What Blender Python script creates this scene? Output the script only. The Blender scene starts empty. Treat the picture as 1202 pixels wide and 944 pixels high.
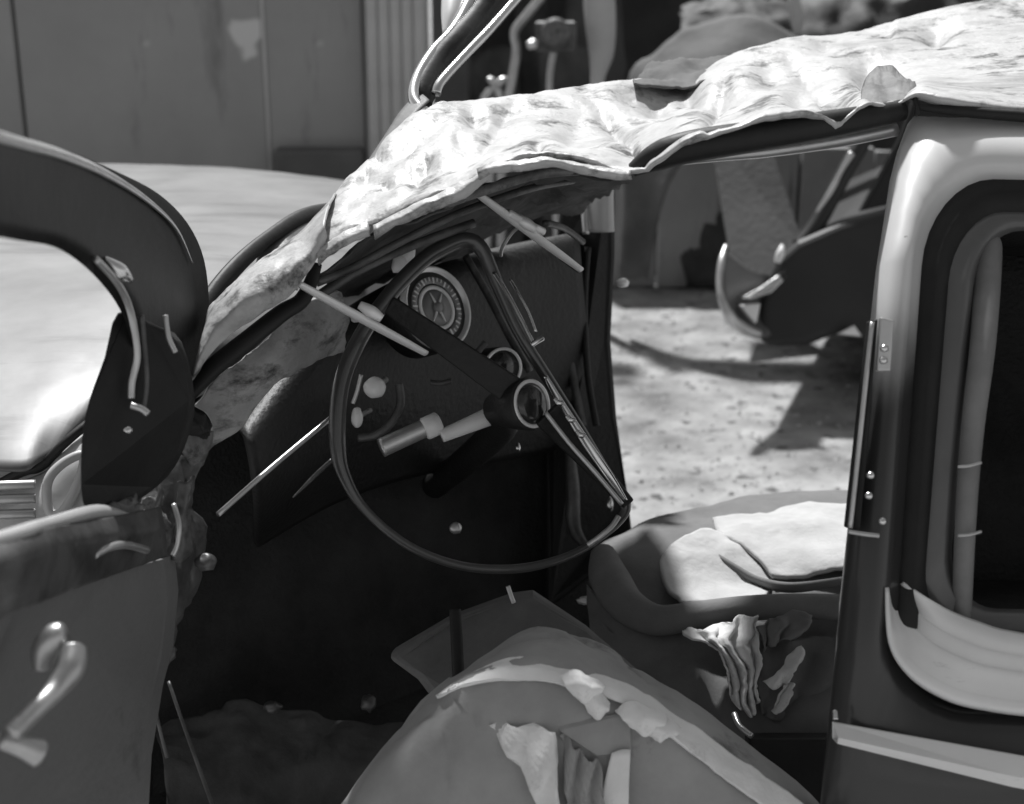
import bpy, bmesh, math, random
from mathutils import Vector, Matrix, noise

random.seed(7)
S = bpy.context.scene
COL = S.collection

# ------------------------------------------------------------------ camera
F_PX, CX, CY = 1651.0, 601.0, 472.0
PITCH = math.radians(18.0)
CAM = Vector((0, 0, 1.45))
FW = Vector((0, math.cos(PITCH), -math.sin(PITCH)))
UP = Vector((0, math.sin(PITCH), math.cos(PITCH)))
RT = Vector((1, 0, 0))
cd = bpy.data.cameras.new('camera')
cam = bpy.data.objects.new('camera', cd)
COL.objects.link(cam)
cam.location = CAM
cam.rotation_euler = (math.radians(90) - PITCH, 0, 0)
cd.sensor_width = 36.0
cd.lens = 36.0 * F_PX / 1202.0
cd.clip_end = 500
cd.dof.use_dof = True
cd.dof.focus_distance = 1.75
cd.dof.aperture_fstop = 5.0
S.camera = cam

# ------------------------------------------------------------------ light
SUN_EL, SUN_AZ = math.radians(56), math.radians(-16)      # azimuth from +Y, towards +X
w = bpy.data.worlds.new('World')
S.world = w
w.use_nodes = True
nt = w.node_tree
bg = nt.nodes['Background']
sky = nt.nodes.new('ShaderNodeTexSky')
sky.sky_type = 'NISHITA'
sky.sun_disc = False
sky.sun_elevation = SUN_EL
sky.sun_rotation = SUN_AZ
sky.dust_density = 1.0
bw = nt.nodes.new('ShaderNodeRGBToBW')                     # a black-and-white photograph
nt.links.new(sky.outputs[0], bw.inputs[0])
nt.links.new(bw.outputs[0], bg.inputs['Color'])
bg.inputs['Strength'].default_value = 0.115
sd = bpy.data.lights.new('sun', 'SUN')
sd.energy = 4.3
sd.angle = math.radians(3.0)
sun = bpy.data.objects.new('sun', sd)
COL.objects.link(sun)
sun_dir = Vector((math.sin(SUN_AZ) * math.cos(SUN_EL), math.cos(SUN_AZ) * math.cos(SUN_EL), math.sin(SUN_EL)))
sun.rotation_euler = sun_dir.to_track_quat('Z', 'Y').to_euler()
S.view_settings.view_transform = 'Standard'
S.view_settings.look = 'None'
S.view_settings.gamma = 1
S.view_settings.exposure = 0.3
S.cycles.max_bounces = 6
S.render.filter_size = 2.0                               # softness of the old lens


# ------------------------------------------------------------------ helpers
def ray(px, py):
    return FW + RT * ((px - CX) / F_PX) + UP * ((CY - py) / F_PX)


def P(px, py, d):
    return CAM + ray(px, py) * d


def Z(px, py, z):
    r = ray(px, py)
    return CAM + r * ((z - CAM.z) / r.z)


def Y(px, py, y):
    r = ray(px, py)
    return CAM + r * ((y - CAM.y) / r.y)


def camv(r, u, b):
    return (RT * r + UP * u - FW * b).normalized()


def PL(px, py, c, n):
    """point of the sight line through a pixel on the plane through c with normal n"""
    r = ray(px, py)
    return CAM + r * ((c - CAM).dot(n) / r.dot(n))


def cr(pts, n, closed=False):
    """Catmull-Rom resample, n points per span"""
    m = len(pts)
    out = []
    spans = m if closed else m - 1
    for i in range(spans):
        if closed:
            a, b, c, d = pts[(i - 1) % m], pts[i], pts[(i + 1) % m], pts[(i + 2) % m]
        else:
            a, b, c, d = pts[max(i - 1, 0)], pts[i], pts[i + 1], pts[min(i + 2, m - 1)]
        for k in range(n):
            t = k / n
            out.append(tuple(0.5 * ((2 * q) + (r - p) * t + (2 * p - 5 * q + 4 * r - s) * t * t + (3 * q - p - 3 * r + s) * t ** 3)
                             for p, q, r, s in zip(a, b, c, d)))
    if not closed:
        out.append(tuple(pts[-1]))
    return out


ORG = {}


def org(o):
    return ORG[o.name] if o else Vector((0, 0, 0))


def link(name, verts, faces, m, parent=None, smooth=True, mods=()):
    c = Vector((0, 0, 0))
    for v in verts:
        c += Vector(v)
    c /= max(len(verts), 1)
    me = bpy.data.meshes.new(name)
    me.from_pydata([tuple(Vector(v) - c) for v in verts], [], faces)
    me.update()
    bm = bmesh.new()
    bm.from_mesh(me)
    bmesh.ops.recalc_face_normals(bm, faces=bm.faces)
    bm.to_mesh(me)
    bm.free()
    o = bpy.data.objects.new(name, me)
    COL.objects.link(o)
    me.materials.append(m)
    if smooth:
        for p in me.polygons:
            p.use_smooth = True
    if parent:
        o.parent = parent
    o.location = c - org(parent)
    ORG[o.name] = c
    for k in mods:
        if k[0] == 'solid':
            q = o.modifiers.new('solidify', 'SOLIDIFY')
            q.thickness = k[1]
            q.offset = k[2] if len(k) > 2 else 0
        elif k[0] == 'bevel':
            q = o.modifiers.new('bevel', 'BEVEL')
            q.width = k[1]
            q.segments = k[2]
            q.limit_method = 'ANGLE'
            q.angle_limit = math.radians(40)
        elif k[0] == 'sub':
            q = o.modifiers.new('subdivision', 'SUBSURF')
            q.levels = q.render_levels = k[1]
    return o


def empty(name, loc, label=None, cat=None, parent=None, group=None):
    o = bpy.data.objects.new(name, None)
    COL.objects.link(o)
    o.empty_display_size = 0.1
    if parent:
        o.parent = parent
    o.location = Vector(loc) - org(parent)
    ORG[o.name] = Vector(loc)
    if label:
        o['label'] = label
    if cat:
        o['category'] = cat
    if group:
        o['group'] = group
    return o


def tag(o, label, cat, group=None):
    o['label'] = label
    o['category'] = cat
    if group:
        o['group'] = group
    return o


def tube(name, pts, r, m, parent=None, closed=False, n=6, seg=12, flat=1.0, flat_dir=None):
    """swept round (or flattened) bar through 3D points; r may be one number or a list"""
    if not isinstance(r, (list, tuple)):
        r = [r] * len(pts)
    q = cr([tuple(p) + (ri,) for p, ri in zip(pts, r)], n, closed)
    ps = [Vector(a[:3]) for a in q]
    rs = [max(a[3], 0.0002) for a in q]
    N = len(ps)
    verts, faces = [], []
    prev = None
    for i in range(N):
        if closed:
            t = ps[(i + 1) % N] - ps[i - 1]
        else:
            t = ps[min(i + 1, N - 1)] - ps[max(i - 1, 0)]
        t.normalize()
        if flat_dir is not None:
            u = flat_dir - t * flat_dir.dot(t)
        elif prev is None:
            u = t.orthogonal()
        else:
            u = prev - t * prev.dot(t)
        u.normalize()
        prev = u
        v = t.cross(u)
        for k in range(seg):
            a = 2 * math.pi * k / seg
            verts.append(ps[i] + u * (math.cos(a) * rs[i] * flat) + v * (math.sin(a) * rs[i]))
    for i in range(N if closed else N - 1):
        j = (i + 1) % N
        for k in range(seg):
            l = (k + 1) % seg
            faces.append((i * seg + k, i * seg + l, j * seg + l, j * seg + k))
    if not closed:
        faces.append(tuple(range(seg)))
        faces.append(tuple((N - 1) * seg + k for k in range(seg)))
    return link(name, verts, faces, m, parent)


def sheet(name, rows, m, parent=None, thick=0.002, nu=8, nv=8, disp=None, conv=None):
    """metal or cloth sheet over rows of (px, py, d); disp(px, py, u, v, point) gives an offset vector"""
    conv = conv or P
    rr = [cr(r, nu) for r in rows]
    cols = [cr([r[i] for r in rr], nv) for i in range(len(rr[0]))]
    nc, nr = len(cols), len(cols[0])
    verts, faces = [], []
    for i in range(nc):
        for j in range(nr):
            a = cols[i][j]
            p = conv(*a)
            if disp:
                p = p + disp(a[0], a[1], i / (nc - 1), j / (nr - 1), p)
            verts.append(p)
    for i in range(nc - 1):
        for j in range(nr - 1):
            faces.append((i * nr + j, (i + 1) * nr + j, (i + 1) * nr + j + 1, i * nr + j + 1))
    return link(name, verts, faces, m, parent, True, [('solid', thick)] if thick else [])


def slab(name, outline, back, m, parent=None, bevel=0.004, seg=3, smooth_n=0):
    """prism: a 3D outline swept along the vector back"""
    if smooth_n:
        outline = [Vector(q) for q in cr([tuple(p) for p in outline], smooth_n, True)]
    n = len(outline)
    verts = [Vector(p) for p in outline] + [Vector(p) + back for p in outline]
    faces = [tuple(range(n)), tuple(range(2 * n - 1, n - 1, -1))]
    for i in range(n):
        j = (i + 1) % n
        faces.append((i, i + n, j + n, j))
    o = link(name, verts, faces, m, parent, False, [('bevel', bevel, seg)] if bevel else [])
    if smooth_n:
        for p in o.data.polygons:
            p.use_smooth = len(p.vertices) == 4
    return o


def loft(name, loops, m, parent=None, closed=True, cap=False, smooth=True):
    n = len(loops[0])
    verts, faces = [], []
    for l in loops:
        verts += [Vector(p) for p in l]
    for a in range(len(loops) - 1):
        for i in range(n if closed else n - 1):
            j = (i + 1) % n
            faces.append((a * n + i, a * n + j, (a + 1) * n + j, (a + 1) * n + i))
    if cap:
        faces.append(tuple(range((len(loops) - 1) * n, len(loops) * n)))
    return link(name, verts, faces, m, parent, smooth)


def lathe(name, c, axis, prof, m, parent=None, seg=32, smooth=True):
    axis = axis.normalized()
    u = axis.orthogonal().normalized()
    v = axis.cross(u)
    verts, faces = [], []
    for r, h in prof:
        for k in range(seg):
            a = 2 * math.pi * k / seg
            verts.append(c + axis * h + (u * math.cos(a) + v * math.sin(a)) * max(r, 0.0001))
    for i in range(len(prof) - 1):
        for k in range(seg):
            l = (k + 1) % seg
            faces.append((i * seg + k, i * seg + l, (i + 1) * seg + l, (i + 1) * seg + k))
    faces.append(tuple(range(seg)))
    faces.append(tuple((len(prof) - 1) * seg + k for k in range(seg)))
    return link(name, verts, faces, m, parent, smooth)


def box(name, lo, hi, m, parent=None, bevel=0.0):
    x0, y0, z0 = lo
    x1, y1, z1 = hi
    v = [(x0, y0, z0), (x1, y0, z0), (x1, y1, z0), (x0, y1, z0), (x0, y0, z1), (x1, y0, z1), (x1, y1, z1), (x0, y1, z1)]
    f = [(0, 1, 2, 3), (4, 5, 6, 7), (0, 1, 5, 4), (1, 2, 6, 5), (2, 3, 7, 6), (3, 0, 4, 7)]
    return link(name, v, f, m, parent, False, [('bevel', bevel, 2)] if bevel else [])


def blob(name, c, sx, sy, sz, m, parent=None, amp=0.15, seed=0.0, sub=3):
    bm = bmesh.new()
    bmesh.ops.create_icosphere(bm, subdivisions=sub, radius=1)
    vs = []
    for v in bm.verts:
        k = 1 + amp * noise.noise(v.co * 1.7 + Vector((seed, seed, 0)))
        vs.append(Vector(c) + RT * (v.co.x * sx * k) + UP * (v.co.y * sy * k) + FW * (v.co.z * sz * k))
    fs = [tuple(v.index for v in f.verts) for f in bm.faces]
    bm.free()
    return link(name, vs, fs, m, parent)


def mat(name, lo, hi=None, rough=0.6, metal=0.0, scale=6.0, bump=0.0, bscale=60.0, spec=0.5, detail=6.0, contrast=(0.3, 0.7),
        coat=0.0, specks=None, rvar=0.0, alpha=1.0):
    m = bpy.data.materials.new(name)
    m.use_nodes = True
    t = m.node_tree
    b = t.nodes['Principled BSDF']
    b.inputs['Roughness'].default_value = rough
    b.inputs['Metallic'].default_value = metal
    b.inputs['Specular IOR Level'].default_value = spec
    b.inputs['Coat Weight'].default_value = coat
    b.inputs['Coat Roughness'].default_value = 0.08
    hi = lo if hi is None else hi
    tc = t.nodes.new('ShaderNodeTexCoord')
    n1 = t.nodes.new('ShaderNodeTexNoise')
    n1.inputs['Scale'].default_value = scale
    n1.inputs['Detail'].default_value = detail
    n1.inputs['Roughness'].default_value = 0.62
    t.links.new(tc.outputs['Object'], n1.inputs['Vector'])
    rp = t.nodes.new('ShaderNodeValToRGB')
    rp.color_ramp.elements[0].position = contrast[0]
    rp.color_ramp.elements[1].position = contrast[1]
    rp.color_ramp.elements[0].color = (lo, lo, lo, 1)
    rp.color_ramp.elements[1].color = (hi, hi, hi, 1)
    t.links.new(n1.outputs['Fac'], rp.inputs['Fac'])
    col = rp.outputs['Color']
    if specks:                                   # (scale, threshold, value): chipped paint, tar spots
        n2 = t.nodes.new('ShaderNodeTexNoise')
        n2.inputs['Scale'].default_value = specks[0]
        n2.inputs['Detail'].default_value = 3
        t.links.new(tc.outputs['Object'], n2.inputs['Vector'])
        r2 = t.nodes.new('ShaderNodeValToRGB')
        r2.color_ramp.elements[0].position = specks[1]
        r2.color_ramp.elements[1].position = specks[1] + 0.04
        t.links.new(n2.outputs['Fac'], r2.inputs['Fac'])
        mx = t.nodes.new('ShaderNodeMix')
        mx.data_type = 'RGBA'
        t.links.new(r2.outputs['Color'], mx.inputs[0])
        t.links.new(col, mx.inputs[6])
        mx.inputs[7].default_value = (specks[2],) * 3 + (1,)
        col = mx.outputs[2]
    t.links.new(col, b.inputs['Base Color'])
    if rvar:
        ma = t.nodes.new('ShaderNodeMapRange')
        ma.inputs['To Min'].default_value = max(rough - rvar, 0.02)
        ma.inputs['To Max'].default_value = min(rough + rvar, 1)
        n4 = t.nodes.new('ShaderNodeTexNoise')
        n4.inputs['Scale'].default_value = scale * 2.3
        n4.inputs['Detail'].default_value = 5
        t.links.new(tc.outputs['Object'], n4.inputs['Vector'])
        t.links.new(n4.outputs['Fac'], ma.inputs['Value'])
        t.links.new(ma.outputs['Result'], b.inputs['Roughness'])
    if bump:
        n3 = t.nodes.new('ShaderNodeTexNoise')
        n3.inputs['Scale'].default_value = bscale
        n3.inputs['Detail'].default_value = 5
        t.links.new(tc.outputs['Object'], n3.inputs['Vector'])
        bp = t.nodes.new('ShaderNodeBump')
        bp.inputs['Strength'].default_value = bump
        bp.inputs['Distance'].default_value = 0.01
        t.links.new(n3.outputs['Fac'], bp.inputs['Height'])
        t.links.new(bp.outputs['Normal'], b.inputs['Normal'])
    return m


def wear_or_sheen(m, scale, thr, val, stretch=(1, 1, 1)):
    """a second layer of wear: long scratches, dirt patches or painted reflections with their own edges"""
    t = m.node_tree
    b = t.nodes['Principled BSDF']
    src = b.inputs['Base Color'].links[0].from_socket
    tc = t.nodes.new('ShaderNodeTexCoord')
    mp = t.nodes.new('ShaderNodeMapping')
    mp.inputs['Scale'].default_value = stretch
    t.links.new(tc.outputs['Object'], mp.inputs['Vector'])
    n = t.nodes.new('ShaderNodeTexNoise')
    n.inputs['Scale'].default_value = scale
    n.inputs['Detail'].default_value = 9
    n.inputs['Roughness'].default_value = 0.7
    t.links.new(mp.outputs['Vector'], n.inputs['Vector'])
    r = t.nodes.new('ShaderNodeValToRGB')
    r.color_ramp.elements[0].position = thr
    r.color_ramp.elements[1].position = thr + 0.12
    t.links.new(n.outputs['Fac'], r.inputs['Fac'])
    mx = t.nodes.new('ShaderNodeMix')
    mx.data_type = 'RGBA'
    t.links.new(r.outputs['Color'], mx.inputs[0])
    t.links.new(src, mx.inputs[6])
    mx.inputs[7].default_value = (val, val, val, 1)
    t.links.new(mx.outputs[2], b.inputs['Base Color'])


def fbm(p, s, seed=0.0):
    return noise.fractal(Vector(p) * s + Vector((seed, seed * 1.7, seed * 0.3)), 0.9, 2.0, 5)


M = {}
M['paint'] = mat('pale_body_paint', 0.5, 0.6, 0.38, scale=5, coat=0.25, rvar=0.1, specks=(46, 0.74, 0.2))
M['dusty'] = mat('dusty_pale_paint', 0.4, 0.56, 0.45, metal=0.0, scale=17, bump=0.35, bscale=45, rvar=0.15, detail=10)
M['pillar_paint'] = mat('pale_paint', 0.42, 0.52, 0.35, scale=7, coat=0.3, specks=(40, 0.73, 0.2))
M['bonnet'] = mat('bonnet_paint', 0.12, 0.2, 0.52, metal=0.25, scale=5, coat=0.0, rvar=0.12, bump=0.06, bscale=7, detail=10)
M['rubber'] = mat('black_rubber', 0.013, 0.021, 0.55, spec=0.3, bump=0.1, scale=20)
M['gloss_black'] = mat('gloss_black', 0.02, 0.03, 0.16, scale=12, coat=0.4)
M['rim'] = mat('rim_plastic', 0.03, 0.07, 0.3, scale=12, coat=0.6)
M['black_trim'] = mat('black_vinyl', 0.010, 0.022, 0.5, bump=0.2, bscale=120, spec=0.35)
M['lining'] = mat('torn_headlining', 0.03, 0.11, 0.9, bump=0.5, bscale=30, scale=14)
M['carpet'] = mat('dark_carpet', 0.025, 0.06, 0.95, bump=0.6, bscale=160, spec=0.1)
M['chrome'] = mat('dull_chrome', 0.62, 0.75, 0.2, metal=1.0, scale=14, rvar=0.12)
M['bright'] = mat('bright_bezel', 0.7, 0.8, 0.25, metal=0.2, scale=14, coat=0.5)
M['worn_chrome'] = mat('worn_chrome', 0.4, 0.6, 0.38, metal=0.8, scale=30, rvar=0.15, bump=0.05, bscale=90)
M['steel'] = mat('bare_steel', 0.45, 0.62, 0.35, metal=0.7, scale=18, rvar=0.12)
M['wiper'] = mat('pale_wiper_metal', 0.75, 0.85, 0.4, metal=0.3, scale=20)
M['ivory'] = mat('pale_plastic', 0.72, 0.82, 0.35, scale=20)
M['dash_pad'] = mat('grey_dash_padding', 0.14, 0.42, 0.7, scale=9, bump=0.5, bscale=40)
M['dark_metal'] = mat('dark_metal', 0.04, 0.16, 0.45, metal=0.4, scale=16, bump=0.3, bscale=40)
M['ledge'] = mat('sky_bright_pale', 0.78, 0.88, 0.3, scale=9, coat=0.3, detail=9)  # pale tone carries the sky's brightness on upward faces
M['grey_steel'] = mat('grey_frame_paint', 0.10, 0.14, 0.3, scale=6, coat=0.3)
M['post'] = mat('ribbed_trim', 0.16, 0.26, 0.6, scale=12)
M['mat'] = mat('dirty_floor_mat', 0.035, 0.1, 0.85, scale=14, bump=0.4, bscale=50)
M['dent_shade'] = mat('shaded_dent_grey', 0.05, 0.17, 0.6, scale=16, bump=0.3, bscale=40)  # dark tone: shade inside the roof dent put into the colour
M['rust'] = mat('crushed_metal', 0.06, 0.3, 0.6, metal=0.3, scale=22, bump=0.5, bscale=50)
M['door_card'] = mat('grey_door_trim', 0.13, 0.17, 0.6, scale=4, bump=0.15, bscale=90)
M['glass'] = mat('dark_glass', 0.006, 0.01, 0.06, spec=0.5)
M['seat'] = mat('grey_seat_cloth', 0.3, 0.42, 0.9, scale=11, bump=0.06, bscale=220, spec=0.15, detail=9)
M['seat_dark'] = mat('dark_seat_cloth', 0.12, 0.2, 0.85, scale=9, bump=0.08, bscale=200, spec=0.15)
M['seat_mid'] = mat('mid_grey_seat_cloth', 0.15, 0.22, 0.9, scale=11, bump=0.08, bscale=220, spec=0.15, detail=9)
M['seat_sun'] = mat('sunlit_seat_pale', 0.78, 0.9, 0.75, scale=14, bump=0.2, bscale=90)  # sun on the seat edge and flaps, put into a pale colour
M['cloth'] = mat('white_cloth', 0.4, 0.54, 0.9, scale=14, bump=0.25, bscale=60)
M['rag'] = mat('sunlit_rag_white', 0.6, 0.75, 0.9, scale=14, bump=0.25, bscale=60)  # white stands for sun patches on the cloth folds
M['dial'] = mat('dial_face', 0.03, 0.04, 0.4)
M['dial_grey'] = mat('dial_ring', 0.22, 0.28, 0.4)
M['dial_mark'] = mat('dial_marks', 0.75, 0.85, 0.5)
M['ground'] = mat('gritty_yard', 0.17, 0.42, 0.95, scale=3.4, bump=1.0, bscale=16, detail=14, contrast=(0.34, 0.62), specks=(14, 0.62, 0.12), spec=0.12)
M['stone'] = mat('pale_grit', 0.22, 0.46, 0.9, scale=3)
M['wall'] = mat('grey_render', 0.28, 0.37, 0.9, scale=1.1, bump=0.3, bscale=18, specks=(3.0, 0.66, 0.62), detail=10)
M['column'] = mat('pale_column_paint', 0.45, 0.58, 0.8, scale=2.5, bump=0.15, bscale=30)
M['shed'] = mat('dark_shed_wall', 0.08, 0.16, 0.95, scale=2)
M['board'] = mat('grey_boards', 0.27, 0.36, 0.85, scale=3, bump=0.3, bscale=40)
M['lean'] = mat('dark_grey_board', 0.1, 0.15, 0.85, scale=3, bump=0.3, bscale=40)
M['car2'] = mat('dark_car_paint', 0.025, 0.04, 0.5, scale=3, spec=0.25)
M['heap'] = mat('dark_scrap_sheet', 0.025, 0.08, 0.7, scale=6, bump=0.4, bscale=20)
M['grey_car'] = mat('grey_tarpaulin', 0.06, 0.13, 0.8, scale=4, bump=0.4, bscale=20)

wear_or_sheen(M['dusty'], 6, 0.53, 0.3, (0.6, 1.4, 1))
wear_or_sheen(M['dusty'], 14, 0.53, 0.03, (1, 1.2, 1))
wear_or_sheen(M['dash_pad'], 10, 0.5, 0.05, (1, 1, 2))
wear_or_sheen(M['rust'], 20, 0.5, 0.04)
wear_or_sheen(M['bonnet'], 3, 0.52, 0.1, (0.5, 3, 1))  # dirt streaks that also paint in the wall's reflection
wear_or_sheen(M['wall'], 1.6, 0.58, 0.2, (3, 1, 0.5))
wear_or_sheen(M['board'], 4, 0.58, 0.14, (4, 1, 0.5))
wear_or_sheen(M['door_card'], 5, 0.6, 0.08)
wear_or_sheen(M['seat'], 8, 0.6, 0.16)
wear_or_sheen(M['seat_sun'], 12, 0.58, 0.4)
wear_or_sheen(M['rag'], 14, 0.58, 0.35)
wear_or_sheen(M['ledge'], 9, 0.6, 0.45, (1, 1, 4))
wear_or_sheen(M['ground'], 5, 0.55, 0.16)
wear_or_sheen(M['column'], 4, 0.6, 0.3, (4, 1, 0.4))


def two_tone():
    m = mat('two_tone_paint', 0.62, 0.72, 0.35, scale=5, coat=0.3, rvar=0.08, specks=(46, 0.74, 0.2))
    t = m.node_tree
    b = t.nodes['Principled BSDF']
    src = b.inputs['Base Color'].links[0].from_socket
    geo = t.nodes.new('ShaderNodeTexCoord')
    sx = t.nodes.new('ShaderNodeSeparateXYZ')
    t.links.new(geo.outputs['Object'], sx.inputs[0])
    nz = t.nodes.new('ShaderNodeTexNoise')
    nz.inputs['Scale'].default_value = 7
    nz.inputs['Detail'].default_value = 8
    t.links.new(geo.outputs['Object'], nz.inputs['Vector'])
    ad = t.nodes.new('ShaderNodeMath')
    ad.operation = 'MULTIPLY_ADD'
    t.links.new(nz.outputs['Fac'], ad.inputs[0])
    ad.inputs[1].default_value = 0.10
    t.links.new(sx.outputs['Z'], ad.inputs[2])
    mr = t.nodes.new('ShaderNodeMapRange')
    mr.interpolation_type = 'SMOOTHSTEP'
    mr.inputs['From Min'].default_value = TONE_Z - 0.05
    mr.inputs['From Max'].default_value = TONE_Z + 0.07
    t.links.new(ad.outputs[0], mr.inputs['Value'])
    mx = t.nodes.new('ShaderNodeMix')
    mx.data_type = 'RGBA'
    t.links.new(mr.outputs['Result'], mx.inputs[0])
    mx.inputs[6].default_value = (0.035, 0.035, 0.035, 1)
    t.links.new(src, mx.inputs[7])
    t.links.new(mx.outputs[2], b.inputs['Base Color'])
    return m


# ------------------------------------------------------------------ setting
gx = [-60, -20, -8, -4, -2, 0, 2, 4, 8, 20, 60]
gy = [-60, -20, -6, -2, 0, 2, 3, 4, 5, 6, 8, 12, 20, 60]
gv = [(x, y, 0) for x in gx for y in gy]
gf = [(i * len(gy) + j, (i + 1) * len(gy) + j, (i + 1) * len(gy) + j + 1, i * len(gy) + j + 1)
      for i in range(len(gx) - 1) for j in range(len(gy) - 1)]
g = link('ground', gv, gf, M['ground'], None, False)
g['kind'] = 'structure'

# grit and small stones on the yard (uncountable)
gvs, gfs = [], []
for i in range(5200):
    x = random.uniform(0.1, 2.2)
    y = 2.9 + 3.0 * random.random() ** 1.5
    r = 0.003 + 0.010 * random.random() ** 4
    h = r * random.uniform(0.4, 0.9)
    a0 = random.uniform(0, 6.28)
    b0 = len(gvs)
    for k in range(5):
        a = a0 + k * 1.2566
        q = r * random.uniform(0.7, 1.3)
        gvs.append((x + q * math.cos(a), y + q * math.sin(a), 0.0))
    gvs.append((x + r * 0.2, y, h))
    for k in range(5):
        gfs.append((b0 + k, b0 + (k + 1) % 5, b0 + 5))
gr = link('gravel', gvs, gfs, M['stone'], None, False)
gr['kind'] = 'stuff'

WY = 6.15
xl, xr = Y(-700, 300, WY).x, Y(428, 300, WY).x
wall = empty('building_wall', (xl, WY, 0), 'grey rendered building wall with a pale vertical seam behind the bonnet', 'wall')
px_b = [-700, -320, 24, 312, 428]
for a, b in zip(px_b[:-1], px_b[1:]):
    x0, x1 = Y(a, 100, WY).x, Y(b, 100, WY).x
    box('wall_panel', (x0 + 0.007, WY, -0.05), (x1 - 0.007, WY + 0.25, 2.1), M['wall'], wall, 0.006)
xs = Y(312, 100, WY).x
box('seam_strip', (xs - 0.005, WY - 0.006, 0), (xs + 0.008, WY + 0.1, 2.1), M['column'], wall)
box('skirting', (Y(325, 180, WY).x, WY - 0.12, 0), (xr + 0.02, WY - 0.003, 0.62), M['shed'], wall, 0.02)

cx0, cx1 = Y(432, 100, WY - .1).x, Y(500, 100, WY - .1).x
colm = empty('column', ((cx0 + cx1) / 2, WY - 0.1, 0), 'pale fluted column at the end of the grey wall', 'column')
nf = 5
wd = (cx1 - cx0) / nf
for i in range(nf):
    x0 = cx0 + i * wd
    n_ = 5
    tube('flute', [Vector((x0 + wd / 2, WY - 0.1, z)) for z in (0.13, 0.8, 1.5, 2.09)], wd * 0.52, M['column'], colm, n=2, seg=14)
box('plinth', (cx0 - 0.03, WY - 0.17, -0.05), (cx1 + 0.03, WY + 0.25, 0.14), M['column'], colm, 0.01)
box('shaft', (cx0 + 0.004, WY - 0.08, 0.1), (cx1 - 0.004, WY + 0.25, 2.1), M['column'], colm)

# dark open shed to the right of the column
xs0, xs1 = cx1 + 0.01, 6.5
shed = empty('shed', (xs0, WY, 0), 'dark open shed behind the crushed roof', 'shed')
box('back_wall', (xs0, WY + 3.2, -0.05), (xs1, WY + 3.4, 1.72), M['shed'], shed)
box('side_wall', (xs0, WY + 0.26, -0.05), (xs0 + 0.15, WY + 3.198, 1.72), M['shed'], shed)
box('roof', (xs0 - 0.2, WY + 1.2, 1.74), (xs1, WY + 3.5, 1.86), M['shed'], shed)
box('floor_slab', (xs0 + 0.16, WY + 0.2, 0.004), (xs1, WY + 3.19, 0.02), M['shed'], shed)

# low board wall across the shed front
bwall = empty('board_wall', (Y(690, 335, WY).x, WY, 0), 'low grey wall of upright boards across the shed front', 'wall')
x = Y(690, 335, WY).x
i = 0
for wdt in (0.3, 0.34, 0.27, 0.32, 0.3, 0.33, 0.29, 0.31, 0.3, 0.34, 0.3):
    box('board', (x + 0.006, WY - 0.04 - 0.012 * (i % 2), 0.005), (x + wdt - 0.006, WY + 0.02, 0.60 + 0.03 * random.random()), M['board'], bwall, 0.006)
    x += wdt
    i += 1
box('back_rail', (Y(690, 335, WY).x, WY + 0.022, 0.42), (x, WY + 0.07, 0.5), M['board'], bwall)

# wide board leaning in front of the low wall
lb = slab('leaning_board', [P(832, 150, 5.6), P(898, 150, 5.6), P(946, 295, 5.35), P(866, 352, 5.2)], FW * 0.03, M['lean'], None, 0.005)
tag(lb, 'grey board leaning against the low board wall beside the dark car', 'board')

# scrap standing in the dark shed, seen over the roof
po = tube('metal_post', [P(700, 330, 5.55), P(700, 180, 5.5), P(701, 100, 5.5), P(706, 60, 5.5), P(704, 10, 5.5), P(700, -60, 5.5)],
          [0.03, 0.028, 0.026, 0.05, 0.062, 0.05], M['column'], None, seg=14)
tag(po, 'pale metal post flaring out near the top against the dark shed', 'post')
hs = tube('bent_pipe', [P(588, 300, 5.4), P(590, 160, 5.4), P(601, 95, 5.4), P(606, 60, 5.4), P(604, 38, 5.4), P(618, 18, 5.4), P(640, -10, 5.4), P(660, -50, 5.5)],
          0.018, M['steel'], None, seg=10)
tag(hs, 'thin bent metal pipe standing in the dark shed beside the chrome trim', 'pipe')
jk = empty('machine_head', P(655, 300, 5.6), 'small dark machine with a pale stem standing in the shed', 'machine')
tube('stem', [P(655, 320, 5.6), P(650, 190, 5.6), P(645, 100, 5.6), P(650, 60, 5.6)], 0.014, M['steel'], jk)
box('mount', Y(628, 62, 5.5) , Y(676, 24, 5.6), M['dark_metal'], jk, 0.012)
lathe('wheel', P(652, 38, 5.25), camv(0.2, 0.1, 1), [(0.02, -0.02), (0.05, -0.02), (0.055, 0.0), (0.05, 0.02), (0.02, 0.02)], M['rust'], jk)
blob('lever_knob', P(625, 52, 5.3), 0.022, 0.018, 0.02, M['wiper'], jk, 0.3)
tube('lever', [P(625, 52, 5.32), P(640, 46, 5.4), P(652, 44, 5.5)], 0.008, M['steel'], jk)
sp = empty('scrap_bracket', P(580, 110, 5.3), 'crumpled pale metal bracket with prongs between the trim and bent pipe', 'scrap')
for (a, b) in (((566, 118), (582, 100)), ((582, 100), (596, 92)), ((582, 100), (588, 118)), ((582, 100), (572, 92)), ((570, 330), (580, 112))):
    tube('prong', [P(*a, 5.3), P((a[0] + b[0]) / 2, (a[1] + b[1]) / 2 - 1, 5.3), P(*b, 5.3)], [0.013, 0.016, 0.008], M['steel'], sp, seg=7)

# grey hump of a covered vehicle behind the roof
hv = empty('covered_load', P(860, 330, 5.55), 'grey covered hump behind the crushed roof, pale along its edge', 'load')


def hump_d(px, py, u, v, p):
    return Vector((0, 0, 0.04 * fbm(p, 3.0, 3)))


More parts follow.
